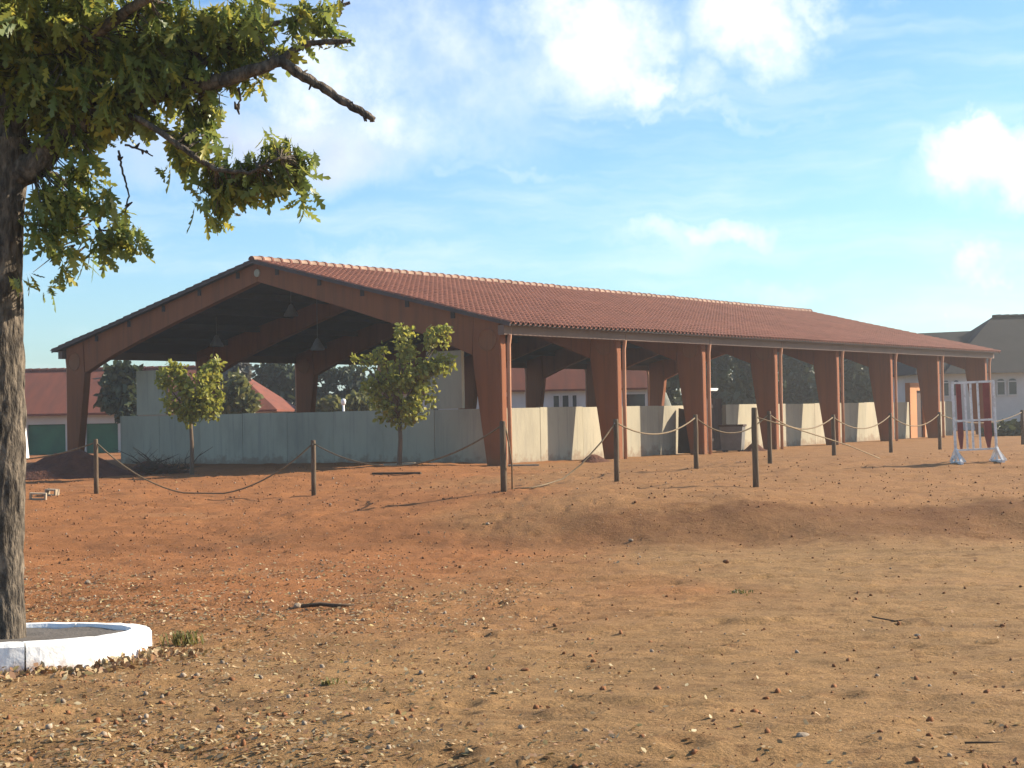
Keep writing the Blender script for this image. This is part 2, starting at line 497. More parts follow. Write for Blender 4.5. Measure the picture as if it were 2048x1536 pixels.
# ------------------------------------------------------------------ mesh helpers
class MB:
    """Collects vertices and faces of one mesh."""

    def __init__(self):
        self.v, self.f = [], []

    def box(self, lo, hi, frame=None):
        x0, y0, z0 = lo
        x1, y1, z1 = hi
        return self.add([(x0, y0, z0), (x1, y0, z0), (x1, y1, z0), (x0, y1, z0), (x0, y0, z1), (x1, y0, z1), (x1, y1, z1), (x0, y1, z1)],
                        [(0, 3, 2, 1), (4, 5, 6, 7), (0, 1, 5, 4), (1, 2, 6, 5), (2, 3, 7, 6), (3, 0, 4, 7)], frame)

    def add(self, vs, fs, frame=None):
        o = len(self.v)
        if frame is not None:
            vs = [tuple(frame @ Vector(p)) for p in vs]
        self.v.extend([tuple(p) for p in vs])
        self.f.extend([tuple(i + o for i in f) for f in fs])
        return self

    def bar(self, a, b, w, h, up=(0, 0, 1)):
        a, b = Vector(a), Vector(b)
        y = (b - a).normalized()
        x = y.cross(Vector(up))
        if x.length < 1e-4:
            x = y.cross(Vector((1, 0, 0)))
        x.normalize()
        z = x.cross(y)
        fr = Matrix((x, y, z)).transposed().to_4x4()
        fr.translation = a
        return self.box((-w / 2, 0, -h / 2), (w / 2, (b - a).length, h / 2), fr)

    def tube(self, pts, radii, seg=8, caps=True, wob=0.0):
        pts = [Vector(p) for p in pts]
        if not isinstance(radii, (list, tuple)):
            radii = [radii] * len(pts)
        o = len(self.v)
        ref = Vector((0.31, 0.52, 0.11))
        x = None
        for i, p in enumerate(pts):
            t = (pts[min(i + 1, len(pts) - 1)] - pts[max(i - 1, 0)]).normalized()
            if x is None:
                x = t.cross(ref).normalized()
            else:
                x = (x - t * x.dot(t)).normalized()
            y = t.cross(x)
            for k in range(seg):
                a = 2 * PI * k / seg
                r = radii[i]
                if wob:
                    r *= 1 + wob * (mnoise.noise(Vector((math.cos(a) * 1.7, math.sin(a) * 1.7, p.length * 2.3))) )
                self.v.append(tuple(p + (x * math.cos(a) + y * math.sin(a)) * r))
        n = len(pts)
        for i in range(n - 1):
            for k in range(seg):
                k2 = (k + 1) % seg
                self.f.append((o + i * seg + k, o + i * seg + k2, o + (i + 1) * seg + k2, o + (i + 1) * seg + k))
        if caps:
            self.f.append(tuple(o + k for k in reversed(range(seg))))
            self.f.append(tuple(o + (n - 1) * seg + k for k in range(seg)))
        return self

    def prism(self, poly, axis, a, b):
        """Polygon of 2D points extruded along an axis; axis 1: poly in (x, z); 2: poly in (x, y); 0: poly in (y, z)."""
        def p3(q, c):
            return {0: (c, q[0], q[1]), 1: (q[0], c, q[1]), 2: (q[0], q[1], c)}[axis]
        n = len(poly)
        return self.add([p3(q, a) for q in poly] + [p3(q, b) for q in poly],
                        [tuple(range(n)), tuple(range(2 * n - 1, n - 1, -1))] + [(i, i + n, (i + 1) % n + n, (i + 1) % n) for i in range(n)])

    def lathe(self, prof, seg=16, frame=None):
        vs, fs = [], []
        for r, z in prof:
            for k in range(seg):
                a = 2 * PI * k / seg
                vs.append((r * math.cos(a), r * math.sin(a), z))
        for i in range(len(prof) - 1):
            for k in range(seg):
                k2 = (k + 1) % seg
                fs.append((i * seg + k, i * seg + k2, (i + 1) * seg + k2, (i + 1) * seg + k))
        fs.append(tuple(reversed(range(seg))))
        fs.append(tuple((len(prof) - 1) * seg + k for k in range(seg)))
        return self.add(vs, fs, frame)

    def mesh(self, name, mat, smooth=False, fix=True):
        me = bpy.data.meshes.new(name)
        me.from_pydata(self.v, [], self.f)
        if fix and len(self.f) < 60000:
            bm = bmesh.new()
            bm.from_mesh(me)
            bmesh.ops.recalc_face_normals(bm, faces=bm.faces)
            bm.to_mesh(me)
            bm.free()
        me.materials.append(mat)
        if smooth:
            me.polygons.foreach_set('use_smooth', [True] * len(me.polygons))
        me.update()
        return me

    def build(self, name, mat, parent=None, smooth=False, bevel=0.0, fix=True):
        return link(name, self.mesh(name, mat, smooth, fix), parent, bevel)


def link(name, me, parent=None, bevel=0.0):
    o = bpy.data.objects.new(name, me)
    COL.objects.link(o)
    if parent:
        o.parent = parent
    if bevel:
        b = o.modifiers.new('bevel', 'BEVEL')
        b.width = bevel
        b.segments = 2
        b.limit_method = 'ANGLE'
    return o


def tag(o, label=None, cat=None, group=None, kind=None):
    for k, v in (('label', label), ('category', cat), ('group', group), ('kind', kind)):
        if v:
            o[k] = v
    return o


def empty(name, loc, rz=0.0, label=None, cat=None, group=None):
    o = bpy.data.objects.new(name, None)
    COL.objects.link(o)
    o.location = loc
    o.rotation_euler = (0, 0, rz)
    o.empty_display_size = 0.2
    return tag(o, label, cat, group)


def np_mesh(name, V, Fq, mat, smooth=False):
    """Mesh from arrays; Fq is (n, 3) or (n, 4)."""
    me = bpy.data.meshes.new(name)
    k = Fq.shape[1]
    me.vertices.add(len(V))
    me.vertices.foreach_set('co', np.ascontiguousarray(V, dtype=np.float32).ravel())
    me.loops.add(Fq.size)
    me.loops.foreach_set('vertex_index', np.ascontiguousarray(Fq, dtype=np.int32).ravel())
    me.polygons.add(len(Fq))
    me.polygons.foreach_set('loop_start', np.arange(0, Fq.size, k, dtype=np.int32))
    me.materials.append(mat)
    if smooth:
        me.polygons.foreach_set('use_smooth', np.ones(len(Fq), dtype=bool))
    me.update(calc_edges=True)
    me.validate()
    return me


# ------------------------------------------------------------------ ground
CTRL = []


def ctrl(px, py, Y):
    p = at(px, py, Y)
    CTRL.append(tuple(p))


for px in (-500, 300, 1024, 1700, 2500):
    ctrl(px, 1536 - 0.019 * (px - 1024), 7)
    CTRL.append((px / 2048 * 4 - 2, 0, 0.0))
    CTRL.append((px / 2048 * 30 - 15, -25, 0.2))
for x in (-8, -4.1, 0, 4, 8):
    CTRL.append((x, 11.3, -0.26))
    CTRL.append((x, 14.0, -0.39))
    CTRL.append((x * 1.5, 19.5, -0.50))
for px, y0, Y0, y1, Y1 in ((2600, 1056, 25.0, 1000, 26.1), (2040, 1066, 25.0, 1010, 26.1), (1500, 1076, 25.0, 1017, 26.1), (1200, 1084, 25.0, 1028, 26.2), (1000, 1090, 24.8, 1038, 26.5),
                           (700, 1096, 24.8, 1046, 27.0), (400, 1100, 25, 1052, 27.6), (-100, 1105, 25, 1058, 28)):
    ctrl(px, y0, Y0)
    ctrl(px, y1, Y1)
    CTRL.append((at(px, y0, 22.5).x, 22.5, -0.52))
ctrl(2040, 985, 29.6); ctrl(1512, 974, 30); ctrl(1007, 985, 29.6); ctrl(627, 991, 34); ctrl(193, 988, 35); ctrl(-150, 992, 35); ctrl(400, 1015, 31)
ctrl(1232, 964, 32.4); ctrl(1393, 938, 36.8); ctrl(1540, 928, 38); ctrl(1668, 912, 43); ctrl(1782, 905, 48); ctrl(1880, 900, 52); ctrl(2046, 889, 58)
ctrl(1950, 926, 36.8); ctrl(60, 966, 42); ctrl(380, 950, 43.2); ctrl(590, 941, 44.2); ctrl(830, 930, 44.6); ctrl(985, 932, 45.0)
for X, Y in ((-22, 49), (-17, 56), (-9, 52), (-10, 62), (0, 60), (3, 75), (10, 70), (20, 84), (7, 52), (16, 66), (-25, 62)):
    CTRL.append((X, Y, 0.0))
for X, Y, z in ((-34, 92, -0.5), (-16, 96, -0.3), (2, 100, 0), (30, 96, 0.1), (45, 70, 0.1), (-45, 60, -0.3), (60, 110, 0), (-70, 110, -0.4),
                (0, 150, 0), (-80, 160, 0), (80, 160, 0), (0, 260, 0), (-150, 260, 0), (150, 260, 0), (-40, 20, -0.4), (40, 20, -0.4), (-40, 0, 0), (40, 0, 0)):
    CTRL.append((X, Y, z))
CT = np.array(CTRL)
# far points count in a compressed plane so that the near relief stays local


def warp_xy(X, Y):
    r = np.hypot(X, Y - 10)
    k = np.log1p(r / 14) / np.maximum(r / 14, 1e-6)
    return X * k, (Y - 10) * k


def _phi(r):
    return np.where(r > 1e-9, r * r * np.log(np.maximum(r, 1e-9)), 0.0)


cu, cv = warp_xy(CT[:, 0], CT[:, 1])
nC = len(CT)
A = np.zeros((nC + 3, nC + 3))
A[:nC, :nC] = _phi(np.hypot(cu[:, None] - cu[None], cv[:, None] - cv[None])) + np.eye(nC) * 0.01
A[:nC, nC] = 1; A[:nC, nC + 1] = cu; A[:nC, nC + 2] = cv
A[nC:, :nC] = A[:nC, nC:].T
Wt = np.linalg.solve(A, np.concatenate([CT[:, 2], np.zeros(3)]))


def ground_z(X, Y):
    X, Y = np.atleast_1d(np.asarray(X, float)), np.atleast_1d(np.asarray(Y, float))
    u, v = warp_xy(X, Y)
    out = np.zeros(len(u))
    for i in range(0, len(u), 20000):
        uu, vv = u[i:i + 20000], v[i:i + 20000]
        out[i:i + 20000] = _phi(np.hypot(uu[:, None] - cu[None], vv[:, None] - cv[None])) @ Wt[:nC] + Wt[nC] + Wt[nC + 1] * uu + Wt[nC + 2] * vv
    far = np.clip((np.hypot(X, Y - 10) - 150) / 100, 0, 1)
    return out * (1 - far)


def gz(x, y):
    return float(ground_z([x], [y])[0])


def vnoise(X, Y, s, seed):
    """Smooth value noise on arrays."""
    r = np.random.default_rng(seed).random((256, 256))
    x, y = X * s, Y * s
    ix, iy = np.floor(x).astype(int), np.floor(y).astype(int)
    fx, fy = x - ix, y - iy
    fx, fy = fx * fx * (3 - 2 * fx), fy * fy * (3 - 2 * fy)
    g = lambda a, b: r[a % 256, b % 256]
    return ((g(ix, iy) * (1 - fx) + g(ix + 1, iy) * fx) * (1 - fy) + (g(ix, iy + 1) * (1 - fx) + g(ix + 1, iy + 1) * fx) * fy) - 0.5


def relief(X, Y):
    """Trodden surface: soft unevenness, tyre ruts across the yard and hoof prints."""
    near = np.clip((75 - Y) / 40, 0, 1)
    rough = 0.85 + 0.30 * np.clip((-X - 0.5) / 4, 0, 1) + 0.1 * np.clip((Y - 24) / 6, 0, 1)
    h = vnoise(X, Y, 0.35, 1) * 0.03 + (vnoise(X, Y, 1.3, 2) * 0.04 + vnoise(X, Y * 1.5, 2.7, 3) * 0.045 + vnoise(X, Y * 1.4, 6.3, 4) * 0.032) * rough
    for y0, k, w in ((20.6, 0.05, 0.13), (22.3, 0.05, 0.13), (17.4, -0.07, 0.12), (19.0, -0.07, 0.12), (12.2, 0.16, 0.12), (13.8, 0.16, 0.12)):
        e = Y - (y0 + k * X + 0.5 * vnoise(X, Y * 0, 0.22, 9))
        v = np.clip(vnoise(X, Y, 0.4, 12) * 2 + 0.6, 0, 1)
        h += v * (-0.030 * np.exp(-(e / w) ** 2) + 0.016 * np.exp(-((np.abs(e) - 2.2 * w) / w) ** 2))
    c = 0.55
    ix, iy = np.floor(X / c).astype(int), np.floor(Y / c).astype(int)
    g = np.random.default_rng(5).random((128, 128, 4))[ix % 128, iy % 128]
    dx, dy = X / c - ix - 0.25 - 0.5 * g[:, 0], Y / c - iy - 0.25 - 0.5 * g[:, 1]
    r2 = (dx * dx + dy * dy) * c * c
    on = (g[:, 2] < np.clip(0.45 + vnoise(X, Y, 0.25, 15), 0.1, 0.9)) & (Y < 45)
    rr = 0.055 + 0.05 * g[:, 3]
    h += np.where(on, -0.042 * np.exp(-r2 / rr ** 2) * np.clip((Y - 5) / 8, 0.4, 1) + 0.014 * np.exp(-((np.sqrt(r2) - 1.8 * rr) / (0.6 * rr)) ** 2), 0)
    return h * near


def build_ground():
    ys = np.concatenate([np.linspace(-30, 5, 18)[:-1], 5 * (62 / 5) ** np.linspace(0, 1, 420), 62 * (700 / 62) ** np.linspace(0, 1, 60)[1:]])
    nx = 420
    s = np.linspace(-1, 1, nx)
    s = np.sign(s) * np.abs(s) ** 1.25
    half = np.where(ys < 5, 14, 6 + np.maximum(ys, 5) * 0.62)
    half = np.where(ys > 62, half + (ys - 62) * 0.9, half)
    X = (half[:, None] * s[None]).ravel()
    Y = np.repeat(ys, nx)
    Z = ground_z(X, Y) + relief(X, Y)
    V = np.stack([X, Y, Z], 1)
    ny = len(ys)
    i = np.arange(ny - 1)[:, None] * nx + np.arange(nx - 1)[None]
    i = i.ravel()
    Fq = np.stack([i, i + 1, i + nx + 1, i + nx], 1)
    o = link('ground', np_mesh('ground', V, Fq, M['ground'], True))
    tag(o, kind='structure')


build_ground()

# ------------------------------------------------------------------ the riding hall
TH = 0.6285
O_HALL = Vector((-8.183, 51.051, 0.0))
D = Vector((math.sin(TH), math.cos(TH), 0))      # along the hall, away from the camera
NR = Vector((math.cos(TH), -math.sin(TH), 0))    # towards the long side in the sun
HW, WC, ZE, ZR, LR = 10.37, 9.81, 4.207, 6.757, 41.06
SLOPE = (ZR - ZE) / HW
S = [0, 6.31, 11.94, 17.58, 23.21, 28.85, 34.48, 41.0]
A0 = -0.40                                        # where the roof begins; it ends at A0 + LR + 0.5
A1 = A0 + LR + 0.95
hall = empty('riding_hall', O_HALL, -TH, 'long open riding hall with a red tiled gable roof on brown tapered columns', 'building')


def zt(t):
    return ZR - SLOPE * abs(t)


FT = 0.15
col_me, raf_me = {}, {}
for sgn in (1, -1):
    top = lambda t: zt(t) - 0.13
    m = MB().prism([(sgn * t, z) for t, z in [(9.30, -0.15), (WC, -0.15), (WC, top(WC)), (8.87, top(8.87)), (8.80, 3.30), (8.84, 2.9)]], 1, -FT, FT)
    col_me[sgn] = m.mesh('column', M['paint'])
    inner = [(0, 6.02), (2.0, 5.46), (4.0, 4.89), (5.84, 4.34), (7.2, 3.90), (8.0, 3.60), (8.45, 3.42), (8.77, 3.30)]
    m = MB().prism([(sgn * t, z) for t, z in inner + [(8.845, top(8.845)), (0, top(0))]], 1, -FT + 0.02, FT - 0.02)
    raf_me[sgn] = m.mesh('rafter', M['paint'])
for s in S:
    for sgn in (1, -1):
        o = link('column', col_me[sgn], hall, 0.02)
        o.location = (0, s, 0)
        o = link('rafter', raf_me[sgn], hall)
        o.location = (0.006 * sgn, s, 0)
# round pin plates on the heads of the columns
pin = MB()
pin.lathe([(0.30, 0), (0.34, 0.0), (0.34, 0.025), (0.31, 0.03), (0.30, 0.012)], 24, Matrix.Rotation(PI / 2, 4, 'X'))
pin_me = pin.mesh('pin_plate', M['paint'])
for s in S[:4]:
    for sgn in (1, -1):
        o = link('pin_plate', pin_me, hall)
        o.location = (sgn * 9.36, s - FT + 0.002, 3.72)
# crown plate at the apex of the front frame
MB().lathe([(0.13, -0.02), (0.13, 0.015), (0.10, 0.03), (0.04, 0.03)], 14, Matrix.Translation((0.0, -FT, 6.30)) @ Matrix.Rotation(PI / 2, 4, 'X')).build('apex_plate', M['concrete'], hall)
# purlins
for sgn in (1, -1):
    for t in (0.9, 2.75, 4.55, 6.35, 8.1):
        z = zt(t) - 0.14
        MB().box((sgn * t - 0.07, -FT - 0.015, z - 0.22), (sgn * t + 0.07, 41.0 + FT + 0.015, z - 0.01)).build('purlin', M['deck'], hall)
# boarding under the tiles and verge boards
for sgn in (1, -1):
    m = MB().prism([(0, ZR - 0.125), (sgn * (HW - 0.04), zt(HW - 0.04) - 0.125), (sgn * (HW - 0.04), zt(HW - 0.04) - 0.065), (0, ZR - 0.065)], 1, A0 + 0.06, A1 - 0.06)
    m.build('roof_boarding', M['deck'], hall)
    for a, b in ((A0 + 0.02, A0 + 0.055), (A1 - 0.055, A1 - 0.02)):
        MB().prism([(0, ZR - 0.145), (sgn * (HW - 0.02), zt(HW - 0.02) - 0.145), (sgn * (HW - 0.02), zt(HW - 0.02) - 0.03), (0, ZR - 0.03)], 1, a, b).build('verge_board', M['verge'], hall)

# roof tiles: barrel tiles in courses down the slope
TW = 0.25
NCOL = int((A1 - A0) / TW)
TW = (A1 - A0) / NCOL
SLEN = math.hypot(HW, ZR - ZE)
NROW = 26
TL = SLEN / NROW
prof = [(-0.5, 0.0), (-0.34, -0.003), (-0.27, 0.045), (-0.10, 0.075), (0.10, 0.075), (0.27, 0.045), (0.34, -0.003), (0.5, 0.0)]


def tile_verts():
    vs = []
    for k, lift in ((0.0, 0.0), (1.10, 0.028)):      # upper end, lower end (laps over the next course)
        for u, h in prof:
            vs.append((u, k, h + lift))
    for u, h in prof:                                # thickness of the lower edge
        vs.append((u, 1.10, h + lift - 0.03))
    n = len(prof)
    fs = [(i, i + 1, i + 1 + n, i + n) for i in range(n - 1)] + [(n + i, n + i + 1, 2 * n + i + 1, 2 * n + i) for i in range(n - 1)]
    return np.array(vs), np.array(fs)


tv, tf = tile_verts()
for sgn in (1, -1):
    ex = Vector((sgn * HW, 0, ZE - ZR)).normalized()          # down the slope
    nz = Vector((sgn * (ZR - ZE), 0, HW)).normalized()
    loc = (tv[:, 0:1] * TW) * np.array([[0, 1, 0]]) + (tv[:, 1:2] * TL) * np.array(ex)[None] + (tv[:, 2:3] - 0.062) * np.array(nz)[None]
    single = np_mesh('roof_tile', loc, tf if sgn > 0 else tf[:, ::-1], M['tile'])
    rest_V, rest_F, cnt = [], [], 0
    for c in range(NCOL):
        for r in range(NROW):
            jit = mnoise.noise(Vector((c * 3.1, r * 2.7, sgn))) * 0.010 + mnoise.noise(Vector((c * 0.05, r * 0.15, sgn))) * 0.03 - 0.01
            p = Vector((0, A0 + (c + 0.5) * TW, ZR)) + ex * (r * TL) + nz * jit
            # the ones nearest to the camera along the gable are parts of their own
            if sgn > 0 and r * 12 + c * 16 < 240 and cnt < 200:
                o = link('roof_tile', single, hall)
                o.location = p
                cnt += 1
            else:
                rest_F.append(tf + len(rest_V) * len(tv))
                rest_V.append(loc + np.array(p)[None])
    Fq = np.concatenate(rest_F)
    o = link('roof_tiles', np_mesh('roof_tiles', np.concatenate(rest_V), Fq if sgn > 0 else Fq[:, ::-1], M['tile']), hall)
    o['kind'] = 'stuff'

# ridge tiles
m = MB()
n = 8
vs, fs = [], []
for y, r in ((0, 0.125), (0.36, 0.138), (0.36, 0.155), (0.45, 0.155)):
    for k in range(n + 1):
        a = PI * k / n
        vs.append((r * math.cos(a) * 1.15, y, r * math.sin(a)))
for j in range(3):
    for k in range(n):
        fs.append((j * (n + 1) + k, j * (n + 1) + k + 1, (j + 1) * (n + 1) + k + 1, (j + 1) * (n + 1) + k))
fs.append(tuple(range(n + 1)))
m.add(vs, fs)
ridge_me = m.mesh('ridge_tile', M['ridge'], fix=False)
ridge_me.materials.append(M['tile'])
for q in ridge_me.polygons:
    if n <= q.index < 3 * n or q.index == 3 * n:
        q.material_index = 1
nr = 97
for i in range(nr):
    o = link('ridge_tile', ridge_me, hall)
    o.location = (random.uniform(-0.008, 0.008), A0 + i * (A1 - A0 - 0.05) / nr, ZR - 0.03 + random.uniform(-0.008, 0.01))
    o.rotation_euler = (random.uniform(-0.015, 0.015), 0, 0)

# eaves beams between the columns with a gutter in front, and a rain pipe at each column
edges = [A0 + 0.1] + S[1:-1] + [A1 - 0.1]
for sgn in (1, -1):
    for a, b in zip(edges[:-1], edges[1:]):
        MB().box((min(sgn * 9.86, sgn * 10.08), a + 0.012, 3.84), (max(sgn * 9.86, sgn * 10.08), b - 0.012, 4.12)).build('eaves_beam', M['gutter'], hall)
for i, s in enumerate(S):
    z0 = -0.1
    for sgn in (1, -1):
        m = MB().tube([(sgn * 10.02, s + 0.06, 4.05), (sgn * 10.02, s + 0.06, 3.8), (sgn * 9.98, s + 0.06, 3.55), (sgn * 9.97, s + 0.05, 2.0), (sgn * 9.97, s + 0.05, z0)], 0.062, 10)
        p = m.build('downpipe', M['pipe'], hall, True)
# arena floor inside the walls
tag(MB().box((-8.4, 1.3, -0.3), (8.4, 39.7, 0.02)).build('arena_floor', M['sand']), kind='structure')
fl = bpy.data.objects['arena_floor']
fl.location = O_HALL
fl.rotation_euler = (0, 0, -TH)

# concrete kicking wall just inside the columns
WI, WA0, WA1, WH = 8.4, 1.2, 39.8, 1.72
wall = empty('arena_wall', O_HALL, -TH, 'grey concrete panel wall running between the brown columns of the riding hall', 'wall')


def panels(p0, p1, n, skip=(), hz=WH, th=0.16, tall=()):
    p0, p1 = Vector(p0), Vector(p1)
    for i in range(n):
        if i in skip:
            continue
        a, b = p0.lerp(p1, i / n), p0.lerp(p1, (i + 1) / n)
        u = (b - a).normalized()
        nn = Vector((-u.y, u.x, 0))
        off = nn * random.uniform(-0.006, 0.006)
        fr = Matrix((u, nn, Vector((0, 0, 1)))).transposed().to_4x4()
        fr.translation = a + off
        h = hz + random.uniform(-0.012, 0.012)
        MB().box((0.004, -th / 2, -0.35), ((b - a).length - 0.004, th / 2, h), fr).build('wall_panel', M['concrete'], wall, bevel=0.008)


def hall_local(px, py, a=None, t=None):
    """Point of the hall's own frame under a picture point, on the plane at length a or at width t."""
    d = direction(px, py)
    c = Vector((0, 0, EYE)) - O_HALL
    if a is not None:
        k = (a - c.dot(D)) / d.dot(D)
    else:
        k = (t - c.dot(NR)) / d.dot(NR)
    q = c + d * k
    return Vector((q.dot(NR), q.dot(D), q.z))


GAP0 = hall_local(1383, 850, t=WI).y
GAP1 = hall_local(1449, 850, t=WI).y
DOOR0 = hall_local(1818, 850, t=WI).y
DOOR1 = hall_local(1846, 850, t=WI).y
panels((-WI, WA0, 0), (WI, WA0, 0), 8)
panels((WI, WA0 + 0.09, 0), (WI, GAP0, 0), 5)
panels((WI, GAP1, 0), (WI, DOOR0 - 0.12, 0), 7)
panels((WI, DOOR1 + 0.1, 0), (WI, WA1, 0), 2)
panels((-WI, WA0 + 0.09, 0), (-WI, WA1, 0), 16)
panels((-WI + 0.09, WA1, 0), (WI - 0.09, WA1, 0), 8)
# two tall panels standing on the gable wall
for x0, x1, y in ((276, 334, 741), (856, 927, 702)):
    p, q = hall_local(x0, 800, a=WA0), hall_local(x1, 800, a=WA0)
    zt_ = hall_local((x0 + x1) / 2, y, a=WA0).z
    MB().box((p.x, WA0 - 0.07, WH + 0.013), (q.x, WA0 + 0.07, zt_)).build('tall_panel', M['concrete'], wall, bevel=0.01)
# gate and door in the long wall, and what stands beside them
H = lambda t, a, z=0.0: O_HALL + NR * t + D * a + Vector((0, 0, z))
g = empty('wooden_gate', H(WI - 0.1, GAP0 + 1.1), -TH, 'dark maroon boarded gate closing the gap in the concrete wall', 'gate')
gw = GAP1 - GAP0 - 1.15
nb = 6
for i in range(nb):
    MB().box((-0.02, i * gw / nb + 0.006, 0.05), (0.02, (i + 1) * gw / nb - 0.006, 1.95)).build('board', M['maroon'], g)
for z in (0.35, 1.6):
    MB().box((0.021, 0.02, z), (0.05, gw - 0.02, z + 0.12)).build('crossbar', M['maroon'], g)
df = empty('door_frame', H(WI, DOOR0), -TH, 'orange painted door frame rising above the white wall at the far end of the hall', 'door frame')
dw = DOOR1 - DOOR0
MB().box((-0.12, -0.08, -0.2), (0.12, dw * 0.42, 2.62)).build('jamb', M['orange'], df)
MB().box((-0.12, dw * 0.42 + 0.003, 2.25), (0.12, dw + 0.1, 2.62)).build('lintel', M['orange'], df)
MB().box((-0.12, dw - 0.04, -0.2), (0.12, dw + 0.1, 2.247)).build('jamb', M['orange'], df)
MB().box((-0.05, dw * 0.42 + 0.01, 0.02), (0.0, dw - 0.05, 2.24)).build('door_leaf', M['maroon'], df)
# steel skip in front of the gate
pb = at(1466, 904, 57.6)
b0 = empty('metal_bin', (pb.x, pb.y, gz(pb.x, pb.y)), -TH + 0.3, 'open dark metal bin standing beside the maroon gate', 'bin')
MB().prism([(-0.36, 0.06), (0.36, 0.06), (0.43, 0.95), (-0.43, 0.95)], 1, -0.32, 0.32).build('tub', M['metal'], b0)
m = MB()
for a, b in (((-0.46, -0.36, 0.93), (0.46, -0.32, 1.0)), ((-0.46, 0.32, 0.93), (0.46, 0.36, 1.0)), ((-0.46, -0.32, 0.93), (-0.42, 0.32, 1.0)), ((0.42, -0.32, 0.93), (0.46, 0.32, 1.0))):
    m.box(a, b)
m.build('rim', M['maroon'], b0)
for x in (-0.28, 0.28):
    MB().tube([(x, -0.3, 0.05), (x, -0.25, 0.05)], 0.06, 10).build('wheel', M['maroon'], b0)
    MB().tube([(x, 0.25, 0.05), (x, 0.3, 0.05)], 0.06, 10).build('wheel', M['maroon'], b0)
# dark board added to stand in for a shadow on the wall, second bay
q = hall_local(1350, 850, t=WI)
bd = MB().prism([(-0.36, 0), (0.30, 0), (0.30, 1.36), (0.04, 1.56), (-0.36, 1.62)], 1, -0.03, 0.03).build('shadow_board', M['maroon'], bevel=0.006)
bd.location = H(WI + 0.50, q.y - 0.1, 0.0)
bd.rotation_euler = (-0.06, 0, -TH - 0.12)
tag(bd, 'dark brown board standing in for a shadow on the sunlit concrete wall before the third column', 'board')

# lamps hanging from the roof of the hall
for px, py, a, lab in ((582, 622, 3.2, 'grey lamp hanging highest under the gable, just behind the front frame'),
                       (433, 683, 3.2, 'grey lamp hanging over the left young tree inside the hall'),
                       (635, 690, 4.2, 'small grey lamp hanging to the left of the taller young tree crown')):
    p = hall_local(px, py, a=a)
    l = empty('hanging_lamp', H(p.x, p.y, p.z), 0, lab, 'lamp', 'lamps under the hall roof')
    MB().lathe([(0.02, 0.25), (0.08, 0.2), (0.11, 0.12), (0.24, -0.1), (0.26, -0.18), (0.22, -0.19), (0.05, -0.05)], 14).build('lamp_shade', M['lamp'], l, True)
    MB().tube([(0, 0, 0.24), (0, 0, zt(p.x) - 0.13 - p.z)], 0.012, 6).build('rod', M['metal'], l)
p = hall_local(1426, 778, t=-8.9)
l = empty('tube_lamp', H(p.x, p.y, p.z), -TH, 'short white tube lamp seen across the hall above the dark gate', 'lamp')
MB().box((-0.05, -0.55, -0.05), (0.05, 0.55, 0.05)).build('housing', M['white'], l)
MB().tube([(0, -0.5, -0.09), (0, 0.5, -0.09)], 0.04, 8).build('tube', M['white'], l)
for y in (-0.4, 0.4):
    MB().tube([(0, y, 0.05), (0, y, zt(p.x) - 0.13 - p.z)], 0.01, 5).build('rod', M['metal'], l)


# ------------------------------------------------------------------ far buildings
def window(parent, x0, x1, z0, z1, y, fm, arch=False, bars=True):
    """Window recessed in a wall facing -Y of the parent: frame (> pane)."""
    f = MB()
    w = 0.07
    f.box((x0 - w, y - 0.05, z0 - w), (x1 + w, y + 0.03, z0)).box((x0 - w, y - 0.05, z1), (x1 + w, y + 0.03, z1 + w))
    f.box((x0 - w, y - 0.05, z0), (x0, y + 0.03, z1)).box((x1, y - 0.05, z0), (x1 + w, y + 0.03, z1))
    if bars:
        c = (x0 + x1) / 2
        f.box((c - 0.025, y - 0.04, z0), (c + 0.025, y + 0.03, z1))
    fr = f.build('window', fm, parent)
    if arch:
        r = (x1 - x0) / 2
        pts = [(x0 + r + r * math.cos(PI * k / 10), z1 + w + r * 0.55 * math.sin(PI * k / 10)) for k in range(11)]
        MB().prism(pts, 1, y - 0.03, y - 0.01).build('pane', M['glass'], fr)
    MB().box((x0, y - 0.02, z0), (x1, y - 0.004, z1)).build('pane', M['glass'], fr)


# stable range with green doors, far left
Y1 = 95.0
lx = at(-260, 830, Y1).x
rx = at(543, 830, Y1).x
ez = at(150, 828, Y1).z
rz_ = at(120, 741, Y1 + 5).z
base = -0.7
st = empty('stable_block', (0, Y1, base), 0, 'low stable building with a red tiled roof and green garage doors', 'building')
e, r_ = ez - base, rz_ - base
door_px = [(55, 131), (172, 236), (-72, 2), (-190, -118), (268, 330), (365, 430), (462, 520)]
holes = sorted([(at(a, 880, Y1).x, at(b, 880, Y1).x) for a, b in door_px])
dh = at(90, 849, Y1).z - base
xs = lx
segs = []
for a, b in holes:
    segs.append((xs, a))
    xs = b
segs.append((xs, rx))
for a, b in segs:
    MB().box((a, 0, 0), (b, 0.35, dh)).build('pillar', M['cream'], st)
MB().box((lx, 0.003, dh + 0.003), (rx, 0.35, e)).build('wall', M['cream'], st)
MB().box((lx, 0.9, 0), (rx, 9.6, e - 0.02)).build('rear_wall', M['cream'], st)
for a, b in holes:
    d_ = MB().box((a + 0.005, 0.22, 0.02), (b - 0.005, 0.3, dh - 0.005)).build('door', M['green_door'], st)
    for k in range(1, 5):
        z = dh * k / 5
        MB().box((a + 0.02, 0.2, z), (b - 0.02, 0.218, z + 0.05)).build('door_rail', M['green_door'], d_)
m = MB()
hip = 3.2
